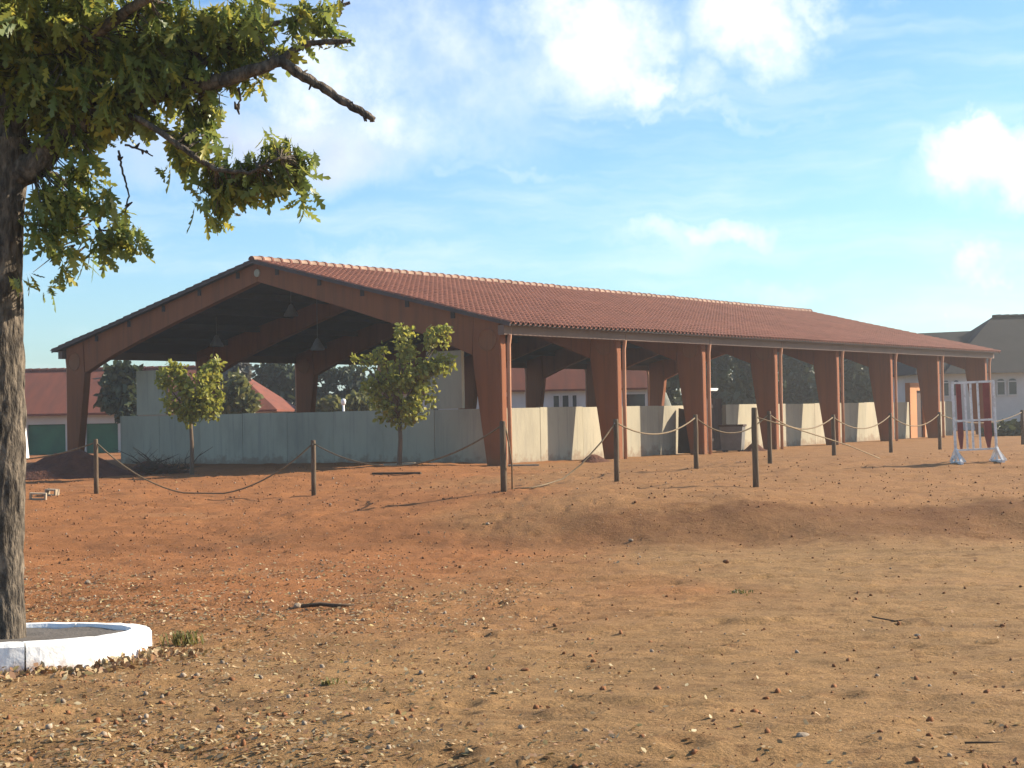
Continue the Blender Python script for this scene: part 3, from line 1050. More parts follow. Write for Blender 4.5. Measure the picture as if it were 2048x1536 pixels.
m.add([(lx - 0.4, -0.5, e - 0.08), (rx + 0.4, -0.5, e - 0.08), (rx + 0.4, 10.4, e - 0.08), (lx - 0.4, 10.4, e - 0.08), (lx + hip, 5, r_), (rx - hip, 5, r_),
       (lx - 0.4, -0.5, e + 0.05), (rx + 0.4, -0.5, e + 0.05), (rx + 0.4, 10.4, e + 0.05), (lx - 0.4, 10.4, e + 0.05)],
      [(6, 7, 5, 4), (7, 8, 5), (8, 9, 4, 5), (9, 6, 4), (0, 3, 2, 1), (0, 1, 7, 6), (1, 2, 8, 7), (2, 3, 9, 8), (3, 0, 6, 9)])
rf = m.build('roof', M['far_roof'], st)
k = 0
x = lx + hip
while x < rx - hip - 0.3:
    MB().tube([(x, 5, r_ + 0.02), (x + 0.5, 5, r_ + 0.02)], [0.13, 0.16], 6).build('ridge_tile', M['far_roof'], rf)
    x += 0.52
# bright return wall at the left of the range
pw = at(47, 905, 78)
rw = empty('return_wall', (pw.x - 0.62, 78, gz(pw.x, 78)), -0.35, 'short white sloping wall in full sun beside the big trunk', 'wall')
MB().prism([(-0.25, -0.3), (0.60, -0.3), (0.36, 1.75), (-0.25, 1.8)], 1, 0, 0.7).build('wall', M['white'], rw)
MB().prism([(-0.30, 1.806), (0.37, 1.756), (0.38, 1.81), (-0.30, 1.86)], 1, -0.04, 0.74).build('coping', M['white'], rw)

# long white house behind the hall
Y2 = 102.0
lx, rx = at(760, 790, Y2).x, at(1308, 775, Y2).x
e = at(1130, 779, Y2).z
lh = empty('long_house', (0, Y2, 0), 0, 'long white house with a red roof and small windows behind the hall', 'building')
wins = [(1107, 1118), (1125, 1137), (1145, 1153), (968, 984), (1000, 1016), (1178, 1192), (1250, 1290), (860, 876), (800, 815)]
MB().box((lx, 0, -0.3), (rx, 8, e)).build('wall', M['facade'], lh)
for a, b in wins:
    window(lh, at(a, 800, Y2).x, at(b, 800, Y2).x, at(1130, 816, Y2).z, at(1130, 791, Y2).z, -0.03, M['facade'], bars=False)
m = MB()
zr2 = e + 3.4
m.prism([(-0.5, e - 0.1), (8.5, e - 0.1), (8.5, e + 0.02), (4, zr2), (-0.5, e + 0.02)], 0, lx - 0.3, rx + 0.3)
rf = m.build('roof', M['far_roof'], lh)
MB().box((rx - 6, 3.2, zr2 - 1.2), (rx - 5.1, 4.1, zr2 + 0.7)).build('chimney', M['facade'], rf)

# house with a dark hipped roof at the far right
Y3 = 90.0
lx, rx = at(1850, 800, Y3).x, at(2330, 800, Y3).x
e = at(2010, 744, Y3).z
base = gz(25, Y3) - 0.2
dh_ = empty('dark_roof_house', (0, Y3, base), 0, 'white house with a dark hipped roof and arched windows at the far right', 'building')
e -= base
r_ = at(2000, 634, Y3 + 5).z - base
MB().box((lx, 0, 0), (rx, 10, e)).build('wall', M['facade'], dh_)
for a, b in ((1995, 2009), (2018, 2033), (2066, 2080), (2090, 2105), (1888, 1897), (1908, 1917)):
    window(dh_, at(a, 800, Y3).x, at(b, 800, Y3).x, at(2010, 789, Y3).z - base, at(2010, 764, Y3).z - base, -0.03, M['facade'], arch=True, bars=False)
xr = at(1985, 640, Y3 + 5).x
rf = MB().add([(xr - 4.6, -0.6, e - 0.05), (rx + 0.6, -0.6, e - 0.05), (rx + 0.6, 10.6, e - 0.05), (xr - 4.6, 10.6, e - 0.05), (xr, 5, r_), (rx - 4, 5, r_)],
              [(0, 1, 5, 4), (1, 2, 5), (2, 3, 4, 5), (3, 0, 4), (3, 2, 1, 0)]).build('roof', M['dark_roof'], dh_)
z2 = at(1905, 662, Y3 + 5).z - base
MB().add([(lx - 0.6, -0.4, e - 0.03), (xr - 0.5, -0.4, e - 0.03), (xr - 0.5, 10.4, e - 0.03), (lx - 0.6, 10.4, e - 0.03), (lx + 1.0, 5, z2 - 0.1), (xr - 0.5, 5, z2)],
         [(0, 1, 5, 4), (1, 2, 5), (2, 3, 4, 5), (3, 0, 4), (3, 2, 1, 0)]).build('lower_roof', M['dark_roof'], dh_)
x = xr
while x < rx - 4.4:
    MB().tube([(x, 5, r_ + 0.02), (x + 0.5, 5, r_ + 0.02)], [0.12, 0.15], 6).build('ridge_tile', M['dark_roof'], rf)
    x += 0.52


# ------------------------------------------------------------------ trees and plants
def rand_frames(n, droop=0.0, flat=0.0):
    """Random leaf frames: (n, 3, 3) columns are along, across, normal."""
    a = RNG.normal(size=(n, 3))
    a[:, 2] -= droop
    a /= np.linalg.norm(a, axis=1, keepdims=True)
    b = RNG.normal(size=(n, 3))
    if flat:
        b[:, 2] *= 1 - flat
    b -= a * np.sum(a * b, axis=1, keepdims=True)
    b /= np.linalg.norm(b, axis=1, keepdims=True)
    c = np.cross(a, b)
    return np.stack([a, b, c], 2)


def scatter(name, tv, tf, P, R, sc, mat):
    """One mesh of many copies of a small shape."""
    V = (np.einsum('nij,kj->nki', R, tv) * sc[:, None, None] + P[:, None, :]).reshape(-1, 3)
    Fq = (tf[None] + (np.arange(len(P)) * len(tv))[:, None, None]).reshape(-1, tf.shape[1])
    return np_mesh(name, V, Fq, mat)


# simple leaf spray: a bent quad pair
SPRAY_V = np.array([(0, 0, 0), (0.30, 0.30, 0.05), (0.7, 0.26, -0.02), (1, 0, -0.16), (0.7, -0.26, -0.02), (0.30, -0.30, 0.05)], float)
SPRAY_F = np.array([(0, 1, 2, 3), (0, 3, 4, 5)])
# lobed oak leaf, folded along the midrib
_st = [(0, 0.010), (0.14, 0.014), (0.26, 0.13), (0.31, 0.05), (0.44, 0.23), (0.50, 0.06), (0.64, 0.25), (0.71, 0.06), (0.84, 0.13), (1.0, 0.004)]
_ov, _of = [], []
for x, w in _st:
    xe = x + (0.05 if w > 0.1 else 0.0)
    z = -0.22 * x * x
    _ov += [(x, 0, z), (xe, w, z - 0.10 * w + 0.0), (xe, -w, z - 0.10 * w)]
for i in range(len(_st) - 1):
    o = i * 3
    _of += [(o, o + 3, o + 4, o + 1), (o, o + 2, o + 5, o + 3)]
OAK_V, OAK_F = np.array(_ov, float), np.array(_of)


OAK_V2 = OAK_V.copy()
OAK_V2[:, 1] *= 0.72
OAK_V2[:, 2] = -0.50 * OAK_V2[:, 0] ** 1.7 - 0.45 * np.abs(OAK_V2[:, 1])


def blob_points(blobs, Y, density, dy=0.6, power=0.55):
    """Points in ellipsoids given by picture position, size and a distance."""
    out = []
    for b in blobs:
        px, py, rx, ry = b[:4]
        yo = b[4] if len(b) > 4 else 0.0
        c = at(px, py, Y + yo)
        k = (Y + yo) / F_PX
        n = max(3, int(density * rx * ry))
        u = RNG.normal(size=(n, 3))
        u /= np.linalg.norm(u, axis=1, keepdims=True)
        u *= RNG.random((n, 1)) ** power
        out.append(np.array(c)[None] + u * np.array([[rx * k, dy * (rx + ry) / 2 * k, ry * k]]))
    return np.concatenate(out)


def tree(name, blobs, Y, base_px, density, leaf, leaf_mat, bark, trunk_r, label, group, forks=5, droop=0.5, dy=0.9, hide_base=False, cat='tree'):
    """Tree: trunk (with limbs) and crown of many small leaves."""
    bx = at(base_px[0], base_px[1], Y)
    z0 = gz(bx.x, Y) if base_px[1] is None or hide_base else bx.z
    root = empty(name, (bx.x, Y, z0), 0, label, cat, group)
    o = Vector((bx.x, Y, z0))
    P = blob_points(blobs, Y, density, dy)
    if cat == 'tree' and name == 'young_tree':
        keep = np.array([mnoise.noise(Vector(q) * 2.6) for q in P]) > -0.03 + 0.10 * RNG.normal(size=len(P))
        P = P[keep]
    lo = P[:, 2].min()
    ctrs = [(at(b[0], b[1], Y + (b[4] if len(b) > 4 else 0)), b[2]) for b in blobs]
    fork_z = max(z0 + 0.4, lo + 0.12 * (P[:, 2].max() - lo))
    top = Vector((bx.x + random.uniform(-0.03, 0.03), Y, fork_z))
    m = MB()
    mid = (o + top) / 2 + Vector((random.uniform(-0.04, 0.04), 0, 0))
    m.tube([o - Vector((0, 0, 0.2)), o + Vector((0, 0, 0.05)), mid, top], [trunk_r * 1.5, trunk_r * 1.2, trunk_r, trunk_r * 0.85], 9)
    for c, rx in ctrs:
        e = top.lerp(c, 0.5) + Vector((random.uniform(-0.1, 0.1) * trunk_r * 6, random.uniform(-0.1, 0.1), (c - top).length * 0.08))
        m.tube([top - Vector((0, 0, trunk_r)), e, c], [trunk_r * 0.6, trunk_r * 0.42, trunk_r * 0.15], 6)
    m.v = [tuple(Vector(p) - o) for p in m.v]
    m.build('trunk', bark, root, True)
    R = rand_frames(len(P), droop)
    sc = leaf * RNG.uniform(0.45, 1.5, len(P))
    me = scatter('crown', SPRAY_V, SPRAY_F, P - np.array(o)[None], R, sc, leaf_mat)
    link('crown', me, root)
    return root


# two young trees in front of the gable
tree('young_tree', [(345, 752, 34, 30), (352, 735, 16, 18), (418, 765, 30, 44), (384, 795, 52, 46), (360, 805, 44, 34), (412, 812, 36, 34), (432, 728, 15, 20, 0.2), (330, 765, 20, 18), (386, 838, 24, 18), (440, 790, 10, 22)],
     43.6, (384, 949), 0.58, 0.125, M['young_leaf'], M['young_bark'], 0.055,
     'young tree with a round yellow-green crown, the left one before the gable', 'young trees before the gable')
tree('young_tree', [(812, 690, 26, 42), (805, 662, 16, 16), (872, 680, 28, 34), (893, 662, 14, 16), (880, 725, 34, 30), (800, 755, 62, 42), (745, 725, 36, 20), (716, 716, 14, 14), (760, 775, 40, 40), (835, 790, 42, 52), (795, 822, 46, 36), (775, 845, 26, 16), (850, 740, 40, 30), (765, 700, 12, 14)],
     44.3, (799, 927), 0.50, 0.13, M['young_leaf'], M['young_bark'], 0.062,
     'taller young tree with a ragged green crown, right one before the gable', 'young trees before the gable')

# trees beyond the hall
tree('broadleaf_tree', [(235, 760, 32, 32), (222, 795, 24, 20), (255, 800, 26, 30), (262, 745, 20, 18), (250, 825, 18, 14)], 82, (252, 905), 0.55, 0.42, M['dark_leaf'], M['bark'], 0.14,
     'dark green tree in front of the red roof, between the left column and grey slab', 'trees beyond the hall', hide_base=True)
tree('broadleaf_tree', [(478, 780, 28, 26), (460, 800, 24, 24), (492, 805, 24, 24), (476, 758, 14, 14), (470, 826, 30, 14)], 84, (475, 900), 0.50, 0.42, M['mid_leaf'], M['bark'], 0.12,
     'light olive tree behind the wall, just right of the left young tree', 'trees beyond the hall', hide_base=True)
tree('bare_tree', [(470, 752, 26, 22), (455, 775, 20, 18), (485, 735, 16, 14)], 98, (470, 900), 0.9, 0.40, M['grey_leaf'], M['bark'], 0.14,
     'greyish pale tree rising behind the light olive one', 'trees beyond the hall', hide_base=True)
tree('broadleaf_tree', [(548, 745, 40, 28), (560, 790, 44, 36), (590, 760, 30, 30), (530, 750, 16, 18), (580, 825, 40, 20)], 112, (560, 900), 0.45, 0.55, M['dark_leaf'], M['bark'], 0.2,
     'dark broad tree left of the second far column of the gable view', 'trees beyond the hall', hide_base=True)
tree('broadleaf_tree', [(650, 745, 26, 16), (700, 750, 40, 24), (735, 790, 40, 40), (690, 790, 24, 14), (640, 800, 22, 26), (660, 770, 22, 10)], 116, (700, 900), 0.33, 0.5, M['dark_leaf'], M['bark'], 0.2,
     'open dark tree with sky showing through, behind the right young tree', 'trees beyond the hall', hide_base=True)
tree('shrub', [(665, 812, 34, 22), (640, 822, 22, 14)], 100, (655, 880), 0.5, 0.42, M['mid_leaf'], M['bark'], 0.08,
     'green bush left of the small white lamp post', 'bushes beyond the hall', hide_base=True, cat='bush')
tree('shrub', [(712, 806, 22, 24), (730, 815, 22, 18), (700, 825, 16, 10)], 97, (712, 880), 0.5, 0.42, M['mid_leaf'], M['bark'], 0.08,
     'yellow-green bush right of the small white lamp post', 'bushes beyond the hall', hide_base=True, cat='bush')
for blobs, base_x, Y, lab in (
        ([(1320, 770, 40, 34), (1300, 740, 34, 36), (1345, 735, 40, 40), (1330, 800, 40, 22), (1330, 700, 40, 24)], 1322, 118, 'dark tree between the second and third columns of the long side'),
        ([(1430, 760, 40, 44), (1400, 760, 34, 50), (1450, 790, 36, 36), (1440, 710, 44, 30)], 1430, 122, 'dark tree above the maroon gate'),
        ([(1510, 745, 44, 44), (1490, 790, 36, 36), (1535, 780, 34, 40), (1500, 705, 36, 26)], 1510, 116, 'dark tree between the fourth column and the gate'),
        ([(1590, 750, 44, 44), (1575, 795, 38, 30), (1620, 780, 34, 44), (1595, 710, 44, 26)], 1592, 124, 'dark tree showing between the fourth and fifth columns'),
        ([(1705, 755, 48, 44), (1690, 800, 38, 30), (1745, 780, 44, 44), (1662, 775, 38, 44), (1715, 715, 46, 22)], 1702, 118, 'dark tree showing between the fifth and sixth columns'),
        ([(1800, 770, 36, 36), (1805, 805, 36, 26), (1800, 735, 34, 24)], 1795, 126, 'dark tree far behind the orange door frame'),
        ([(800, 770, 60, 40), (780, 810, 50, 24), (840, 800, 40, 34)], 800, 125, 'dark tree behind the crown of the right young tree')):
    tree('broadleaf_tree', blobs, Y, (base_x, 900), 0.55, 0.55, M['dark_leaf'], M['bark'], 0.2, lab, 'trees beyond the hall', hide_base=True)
tree('shrub', [(2010, 862, 40, 16), (2060, 858, 40, 20), (1985, 868, 22, 10)], 74, (2020, 878), 0.6, 0.32, M['dark_leaf'], M['bark'], 0.06,
     'low dark hedge in front of the white house at the right edge', 'bushes beyond the hall', hide_base=True, cat='bush')

# small white lamp post beyond the hall
p = at(688, 880, 93)
lp = empty('lamp_post', (p.x, 93, gz(p.x, 93)), 0, 'small white lamp post with a round head among the bushes', 'lamp post')
zt2 = at(688, 806, 93).z - gz(p.x, 93)
MB().tube([(0, 0, -0.1), (0, 0, zt2)], 0.07, 8).build('pole', M['white'], lp, True)
MB().lathe([(0.05, zt2 - 0.15), (0.13, zt2 - 0.05), (0.16, zt2 + 0.1), (0.12, zt2 + 0.22), (0.04, zt2 + 0.26)], 12).build('lantern', M['white'], lp, True)


def mound(name, cx, cy, rx, ry, h, mat, rot=0.0, seed=0, n=28, label=None, cat=None, rough=0.25):
    """Heap of soil lying on the ground."""
    m = MB()
    ring = []
    rings = 9
    c, s = math.cos(rot), math.sin(rot)
    z0 = gz(cx, cy)
    for i in range(rings + 1):
        f = i / rings
        for k in range(n):
            a = 2 * PI * k / n
            rr = f * (1 + 0.22 * mnoise.noise(Vector((math.cos(a) * 1.5, math.sin(a) * 1.5, seed))))
            x, y = rx * rr * math.cos(a), ry * rr * math.sin(a)
            X, Y = cx + x * c - y * s, cy + x * s + y * c
            hh = h * (0.5 + 0.5 * math.cos(PI * min(f, 1))) * (1 + rough * mnoise.noise(Vector((X * 1.4, Y * 1.4, seed + 3))) * 2)
            hh += 0.05 * h * mnoise.noise(Vector((X * 6, Y * 6, seed)))
            zz = (gz(X, Y) if i > rings - 3 else z0) + hh - (0.12 if i == rings else 0.0)
            m.v.append((X - cx, Y - cy, zz - z0))
    for i in range(rings):
        for k in range(n):
            k2 = (k + 1) % n
            m.f.append((i * n + k, i * n + k2, (i + 1) * n + k2, (i + 1) * n + k))
    o = m.build(name, mat, smooth=True, fix=False)
    o.location = (cx, cy, z0)
    return tag(o, label, cat)


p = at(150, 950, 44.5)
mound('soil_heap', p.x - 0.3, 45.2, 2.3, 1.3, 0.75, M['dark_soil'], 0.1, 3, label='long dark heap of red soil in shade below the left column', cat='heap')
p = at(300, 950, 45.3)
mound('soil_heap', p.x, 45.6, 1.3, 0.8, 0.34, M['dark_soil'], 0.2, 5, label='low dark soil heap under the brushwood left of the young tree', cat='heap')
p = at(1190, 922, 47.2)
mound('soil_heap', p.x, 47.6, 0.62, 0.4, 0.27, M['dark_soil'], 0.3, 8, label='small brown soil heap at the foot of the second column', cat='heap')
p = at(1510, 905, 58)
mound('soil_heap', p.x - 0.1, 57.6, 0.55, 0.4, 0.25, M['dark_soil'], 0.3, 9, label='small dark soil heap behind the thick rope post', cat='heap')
p = at(1320, 806, 92)
mound('gravel_heap', p.x, 92, 1.7, 1.5, 2.6, M['gravel_heap'], 0, 12, label='pale grey-green heap seen over the wall in the third bay', cat='heap', rough=0.1)

# brushwood in front of the gable wall
p = at(330, 938, 44.8)
br = empty('brushwood', (p.x, 44.8, gz(p.x, 44.8)), 0, 'pile of dry leafless branches beside the left young tree', 'brushwood')
m = MB()
for i in range(46):
    a = random.uniform(0, 2 * PI)
    l = random.uniform(0.4, 1.1)
    s = Vector((random.uniform(-0.75, 0.6), random.uniform(-0.4, 0.4), random.uniform(0, 0.15)))
    e = s + Vector((math.cos(a) * l, math.sin(a) * l * 0.6, random.uniform(0.05, 0.75) * l))
    mid = (s + e) / 2 + Vector((random.uniform(-0.1, 0.1), 0, random.uniform(-0.05, 0.12)))
    m.tube([s, mid, e], [0.018, 0.013, 0.005], 5)
    for q in range(2):
        e2 = mid + Vector((random.uniform(-0.3, 0.3), random.uniform(-0.2, 0.2), random.uniform(0.05, 0.3)))
        m.tube([mid, e2], [0.009, 0.003], 4)
m.build('twigs', M['stick'], br)['kind'] = 'stuff'

# ------------------------------------------------------------------ rope fence
posts = {}


def rope_post(px, ptop, pbase, Y, r, label, lean=0.0):
    b = at(px, pbase, Y)
    z0 = gz(b.x, Y)
    h = at(px, ptop, Y).z - z0
    root = empty('rope_post', (b.x, Y, z0), random.uniform(0, 6), label, 'post', 'wooden posts of the rope fence')
    m = MB()
    m.tube([(0, 0, -0.25), (0.004, 0, h * 0.3), (-0.004, 0.004, h * 0.7), (0, 0, h - 0.02), (0, 0, h)], [r * 1.05, r, r * 0.97, r * 0.93, r * 0.78], 10, wob=0.12)
    m.build('pole', M['wood'], root, True)
    MB().tube([(r * 0.7, 0, h - 0.09), (r + 0.03, 0, h - 0.09)], 0.012, 6).build('hook', M['metal'], root)
    posts[px] = Vector((b.x, Y, z0 + h - 0.07)), z0
    return root


for a in ((-160, 882, 992, 35, 0.05, 'wooden rope post hidden mostly behind the big oak trunk'),
          (193, 878, 988, 35, 0.052, 'slim wooden rope post before the green garage doors and soil heap'),
          (628, 880, 991, 34, 0.055, 'wooden rope post standing midway between the two young trees'),
          (1008, 842, 986, 29.6, 0.062, 'wooden rope post standing right before the near corner column'),
          (1234, 838, 964, 32.4, 0.055, 'wooden rope post in front of the second column with the small soil heap'),
          (1393, 829, 938, 36.8, 0.058, 'wooden rope post in front of the third column beside the maroon gate'),
          (1512, 815, 975, 30, 0.062, 'thick tall wooden post standing nearest on the bank, before the fourth column'),
          (1540, 822, 928, 38, 0.056, 'wooden rope post just right of the thick tall post'),
          (1668, 829, 912, 43, 0.058, 'wooden rope post in front of the fifth column of the long side'),
          (1782, 826, 905, 48, 0.058, 'wooden rope post in front of the sixth column near the orange frame'),
          (1880, 824, 900, 52, 0.06, 'wooden rope post left of the white and red jump stand'),
          (2046, 820, 889, 58, 0.07, 'wooden rope post at the right edge before the dark hedge')):
    rope_post(*a)


def rope(a, b, sag_px, label, r=0.017, xmid=None):
    """Slack rope between two posts; sag_px: picture height of its lowest point."""
    A_, B_ = posts[a][0], posts[b][0]
    Ym = (A_.y + B_.y) / 2
    zl = at((a + b) / 2, sag_px, Ym).z
    s = (A_.z + B_.z) / 2 - zl
    pts = []
    n = 22
    for i in range(n + 1):
        f = i / n
        p = A_.lerp(B_, f)
        p.z -= s * 4 * f * (1 - f)
        p.z = max(p.z, gz(p.x, p.y) + r + 0.03)
        pts.append(p)
    o = Vector(pts[0])
    m = MB().tube([p - o for p in pts], r, 6)
    ob = m.build('rope', M['rope'], None, True)
    ob.location = o
    return tag(ob, label, 'rope', 'slack ropes of the fence')


rope(-160, 193, 920, 'slack rope running from behind the oak trunk to the leftmost post')
rope(193, 628, 990, 'rope sagging down to the ground before the left young tree')
rope(628, 1008, 931, 'slack rope between the middle post and the near corner column, before the right young tree')
rope(1234, 1393, 868, 'slack rope across the sunlit wall of the third bay')
rope(1393, 1540, 866, 'slack rope hanging before the maroon gate and metal bin')
rope(1540, 1668, 858, 'slack rope across the sunlit wall right of the thick post')
rope(1668, 1782, 857, 'slack rope across the bright panel before the sixth column')
rope(1782, 1880, 852, 'slack rope before the orange door frame')
rope(1880, 2046, 846, 'slack rope passing behind the white and red jump stand')
# the rope that has come off the corner post and lies on the ground
A_ = posts[1234][0]
pts = [Vector(A_), A_ + Vector((-0.32, -0.2, -0.40)), A_ + Vector((-0.75, -0.45, -0.84)), A_ + Vector((-1.15, -0.75, -1.12))]
for px, py in ((1090, 945), (1065, 962), (1045, 976), (1032, 978), (1024, 970)):
    Y = 31.0 if px > 1070 else 30.0
    q = at(px, py, Y)
    pts.append(Vector((q.x, Y, gz(q.x, Y) + 0.03)))
q = posts[1008][0]
pts += [q + Vector((0.16, -0.02, -0.75)), q + Vector((0.10, 0.0, -0.3)), q + Vector((0.04, 0, 0))]
o = pts[0].copy()
ob = MB().tube([p - o for p in pts], 0.017, 6).build('rope', M['rope'], None, True)
ob.location = o
tag(ob, 'fallen rope lying on the soil between the corner post and the next', 'rope', 'slack ropes of the fence')
# loose rope hanging from the thick post to the ground beyond it
A_ = posts[1512][0]
pts = [A_ + Vector((0.04, 0, -0.12)), at(1590, 857, 33), at(1651, 876, 35.5), at(1700, 892, 37.5)]
q = at(1760, 915, 39)
pts.append(Vector((q.x, 39, gz(q.x, 39) + 0.03)))
o = pts[0].copy()
ob = MB().tube([p - o for p in pts], 0.015, 6).build('rope', M['rope'], None, True)
ob.location = o
tag(ob, 'taut loose rope running from the thick post down to the ground', 'rope', 'slack ropes of the fence')

# ------------------------------------------------------------------ show jumping wing
YJ = 36.8
pl, pr = at(1912, 925, YJ), at(1995, 924, YJ)
js = empty('jump_stand', ((pl.x + pr.x) / 2, YJ, (gz(pl.x, YJ) + gz(pr.x, YJ)) / 2), 0.05, 'white jump stand with red upright slats at the right of the yard', 'jump stand')
js.rotation_euler = (0, -0.028, 0.05)
jw = (pr - pl).length
jh = at(1905, 763, YJ).z - gz(pl.x, YJ)
for sx in (-1, 1):
    MB().box((sx * jw / 2 - 0.026, -0.03, 0.03), (sx * jw / 2 + 0.026, 0.03, jh)).build('upright', M['whitewood'], js, bevel=0.005)
    f = MB()
    f.bar((sx * jw / 2, -0.42, 0.03), (sx * jw / 2, 0.42, 0.03), 0.07, 0.06)
    f.bar((sx * jw / 2 - 0.14, -0.02, 0.045), (sx * jw / 2 + 0.22, -0.02, 0.045), 0.07, 0.05)
    f.bar((sx * jw / 2, -0.36, 0.05), (sx * jw / 2 + 0.003, -0.03, 0.34), 0.05, 0.05)
    f.bar((sx * jw / 2, 0.36, 0.05), (sx * jw / 2 + 0.003, 0.03, 0.34), 0.05, 0.05)
    f.bar((sx * jw / 2 + 0.19, -0.02, 0.06), (sx * jw / 2 + 0.03, -0.02, 0.28), 0.05, 0.05)
    f.bar((sx * jw / 2 - 0.13, -0.02, 0.06), (sx * jw / 2 - 0.03, -0.02, 0.20), 0.05, 0.05)
    f.build('foot', M['whitewood'], js)
for z, h in ((jh - 0.05, 0.05), (jh * 0.51, 0.045), (0.30, 0.04)):
    MB().box((-jw / 2 + 0.027, -0.022, z), (jw / 2 - 0.027, 0.022, z + h)).build('rail', M['whitewood'], js)
iw = jw - 0.14
cols = ['red', 'white', 'gap', 'white', 'white', 'red', 'gap']
n = len(cols)
for lo, hi, lay in ((jh * 0.51 + 0.05, jh - 0.055, 0), (0.345, jh * 0.51 - 0.005, 1)):
    for i, (x, w, c) in enumerate(((-0.35, 0.115, 'red'), (-0.20, 0.045, 'white'), (-0.06, 0.05, 'white'), (0.11, 0.045, 'white'), (0.31, 0.155, 'red'))):
        top_, bot = hi, lo
        if lay and c == 'red':
            # lower boards narrow to a point at the foot
            MB().prism([(x - w * 0.55, hi), (x + w * 0.55, hi), (x + w * 0.6, (lo + hi) / 2), (x + w * 0.2, lo), (x - w * 0.2, lo), (x - w * 0.6, (lo + hi) / 2)], 1, -0.012, 0.012).build('slat', M['red'], js)
        else:
            MB().box((x - w / 2, -0.012, bot), (x + w / 2, 0.012, top_)).build('slat', M['whitewood' if c == 'white' else c], js)

# ------------------------------------------------------------------ small things lying about


def rock_mesh(seed, mat, sx=1, sy=1, sz=0.6, name='stone', sub=1):
    bm = bmesh.new()
    bmesh.ops.create_icosphere(bm, subdivisions=sub, radius=1)
    for v in bm.verts:
        k = 1 + 0.35 * mnoise.noise(v.co * 1.3 + Vector((seed, seed * 0.7, 0)))
        v.co = Vector((v.co.x * sx, v.co.y * sy, v.co.z * sz)) * k
    me = bpy.data.meshes.new(name)
    bm.to_mesh(me)
    bm.free()
    me.materials.append(mat)
    return me


def ground_hit(px, py):
    d = direction(px, py)
    Y = 6.0
    while Y < 90:
        k = Y / d.y
        if EYE + d.z * k < gz(d.x * k, Y):
            break
        Y += 0.1
    k = Y / d.y
    return Vector((d.x * k, Y, gz(d.x * k, Y)))


for i, (px, py, r, mat, lab) in enumerate((
        (1262, 1084, 0.055, 'stone', 'pale stone lying on the yard below the dark ditch, right of centre'),
        (595, 1216, 0.07, 'stone', 'pale round stone at the end of the dark stick'),
        (975, 1049, 0.05, 'stone', 'pale stone on the red soil at the left end of the ditch'),
        (1470, 1188, 0.06, 'stone', 'pale flat stone in the middle of the tan yard'),
        (1835, 1277, 0.05, 'stone', 'small white stone on the bare yard at right'),
        (1605, 1480, 0.05, 'stone', 'pale stone in the lower right foreground'),
        (175, 1167, 0.07, 'stone', 'pale stone on the red soil above the white ring'),
        (1452, 1126, 0.06, 'clod', 'dark clod of earth on the yard right of centre'),
        (1050, 1345, 0.05, 'clod', 'dark clod in the foreground below the picture centre'))):
    p = ground_hit(px, py)
    o = link('stone' if mat == 'stone' else 'earth_clod', rock_mesh(i * 1.7 + 2, M[mat], 1.2, 0.9, 0.75, sub=2))
    r *= 0.62
    o.scale = (r, r, r)
    o.location = p + Vector((0, 0, r * 0.3))
    o.rotation_euler = (0, 0, i * 1.3)
    tag(o, lab, 'stone' if mat == 'stone' else 'clod')

# two hollow blocks beside the trunk
for px, py, w, lab, rz in ((76, 1000, 0.34, 'pale hollow block on the soil, next to the oak trunk', 0.15), (104, 992, 0.26, 'smaller pale block lying right of the other block', -0.2)):
    p = ground_hit(px, py)
    o = MB()
    o.box((-w / 2, -0.09, 0), (w / 2, 0.09, 0.03)).box((-w / 2, -0.09, 0.12), (w / 2, 0.09, 0.15)).box((-w / 2, -0.09, 0.031), (-w / 2 + 0.035, 0.09, 0.119)).box((w / 2 - 0.035, -0.09, 0.031), (w / 2, 0.09, 0.119))
    o = o.build('concrete_block', M['plank'])
    o.location = p
    o.rotation_euler = (0.03, 0.05, rz)
    tag(o, lab, 'block', 'pale blocks by the trunk')


def plank(px0, py0, px1, py1, w, h, mat, name, lab, cat, Y=None):
    a, b = ground_hit(px0, py0), ground_hit(px1, py1)
    if Y:
        a, b = at(px0, py0, Y), at(px1, py1, Y)
        a.z, b.z = gz(a.x, Y), gz(b.x, Y)
    o = Vector(a)
    ob = MB().bar((0, 0, h * 0.7), b - a + Vector((0, 0, h * 0.7)), w, h).build(name, M[mat], bevel=0.004)
    ob.location = o
    return tag(ob, lab, cat)


plank(770, 932, 828, 929, 0.16, 0.05, 'plank', 'plank', 'pale plank lying before the trunk of the right young tree', 'plank')
plank(1016, 936, 1078, 937, 0.14, 0.05, 'plank', 'plank', 'pale plank lying at the foot of the near corner column', 'plank', 44.3)
plank(745, 950, 842, 949, 0.08, 0.05, 'stick', 'dark_pole', 'dark pole lying on the red bank below the right young tree', 'pole')


def stick(pts_px, r, lab, name='stick'):
    pts = [ground_hit(*q) + Vector((0, 0, r * 1.2 + 0.012)) for q in pts_px]
    o = pts[0].copy()
    ob = MB().tube([p - o for p in pts], [r] * (len(pts) - 1) + [r * 0.4], 7).build(name, M['stick'], None, True)
    ob.location = o
    return tag(ob, lab, 'stick')


stick([(604, 1221), (640, 1217), (672, 1220), (708, 1218)], 0.022, 'dark stick on the yard, right of the leaf litter')
stick([(1930, 1500), (1975, 1496), (2010, 1492)], 0.005, 'thin dry stick in the lower right corner')
stick([(1745, 1240), (1790, 1247), (1850, 1243)], 0.007, 'thin dark stick on the bare yard at right')


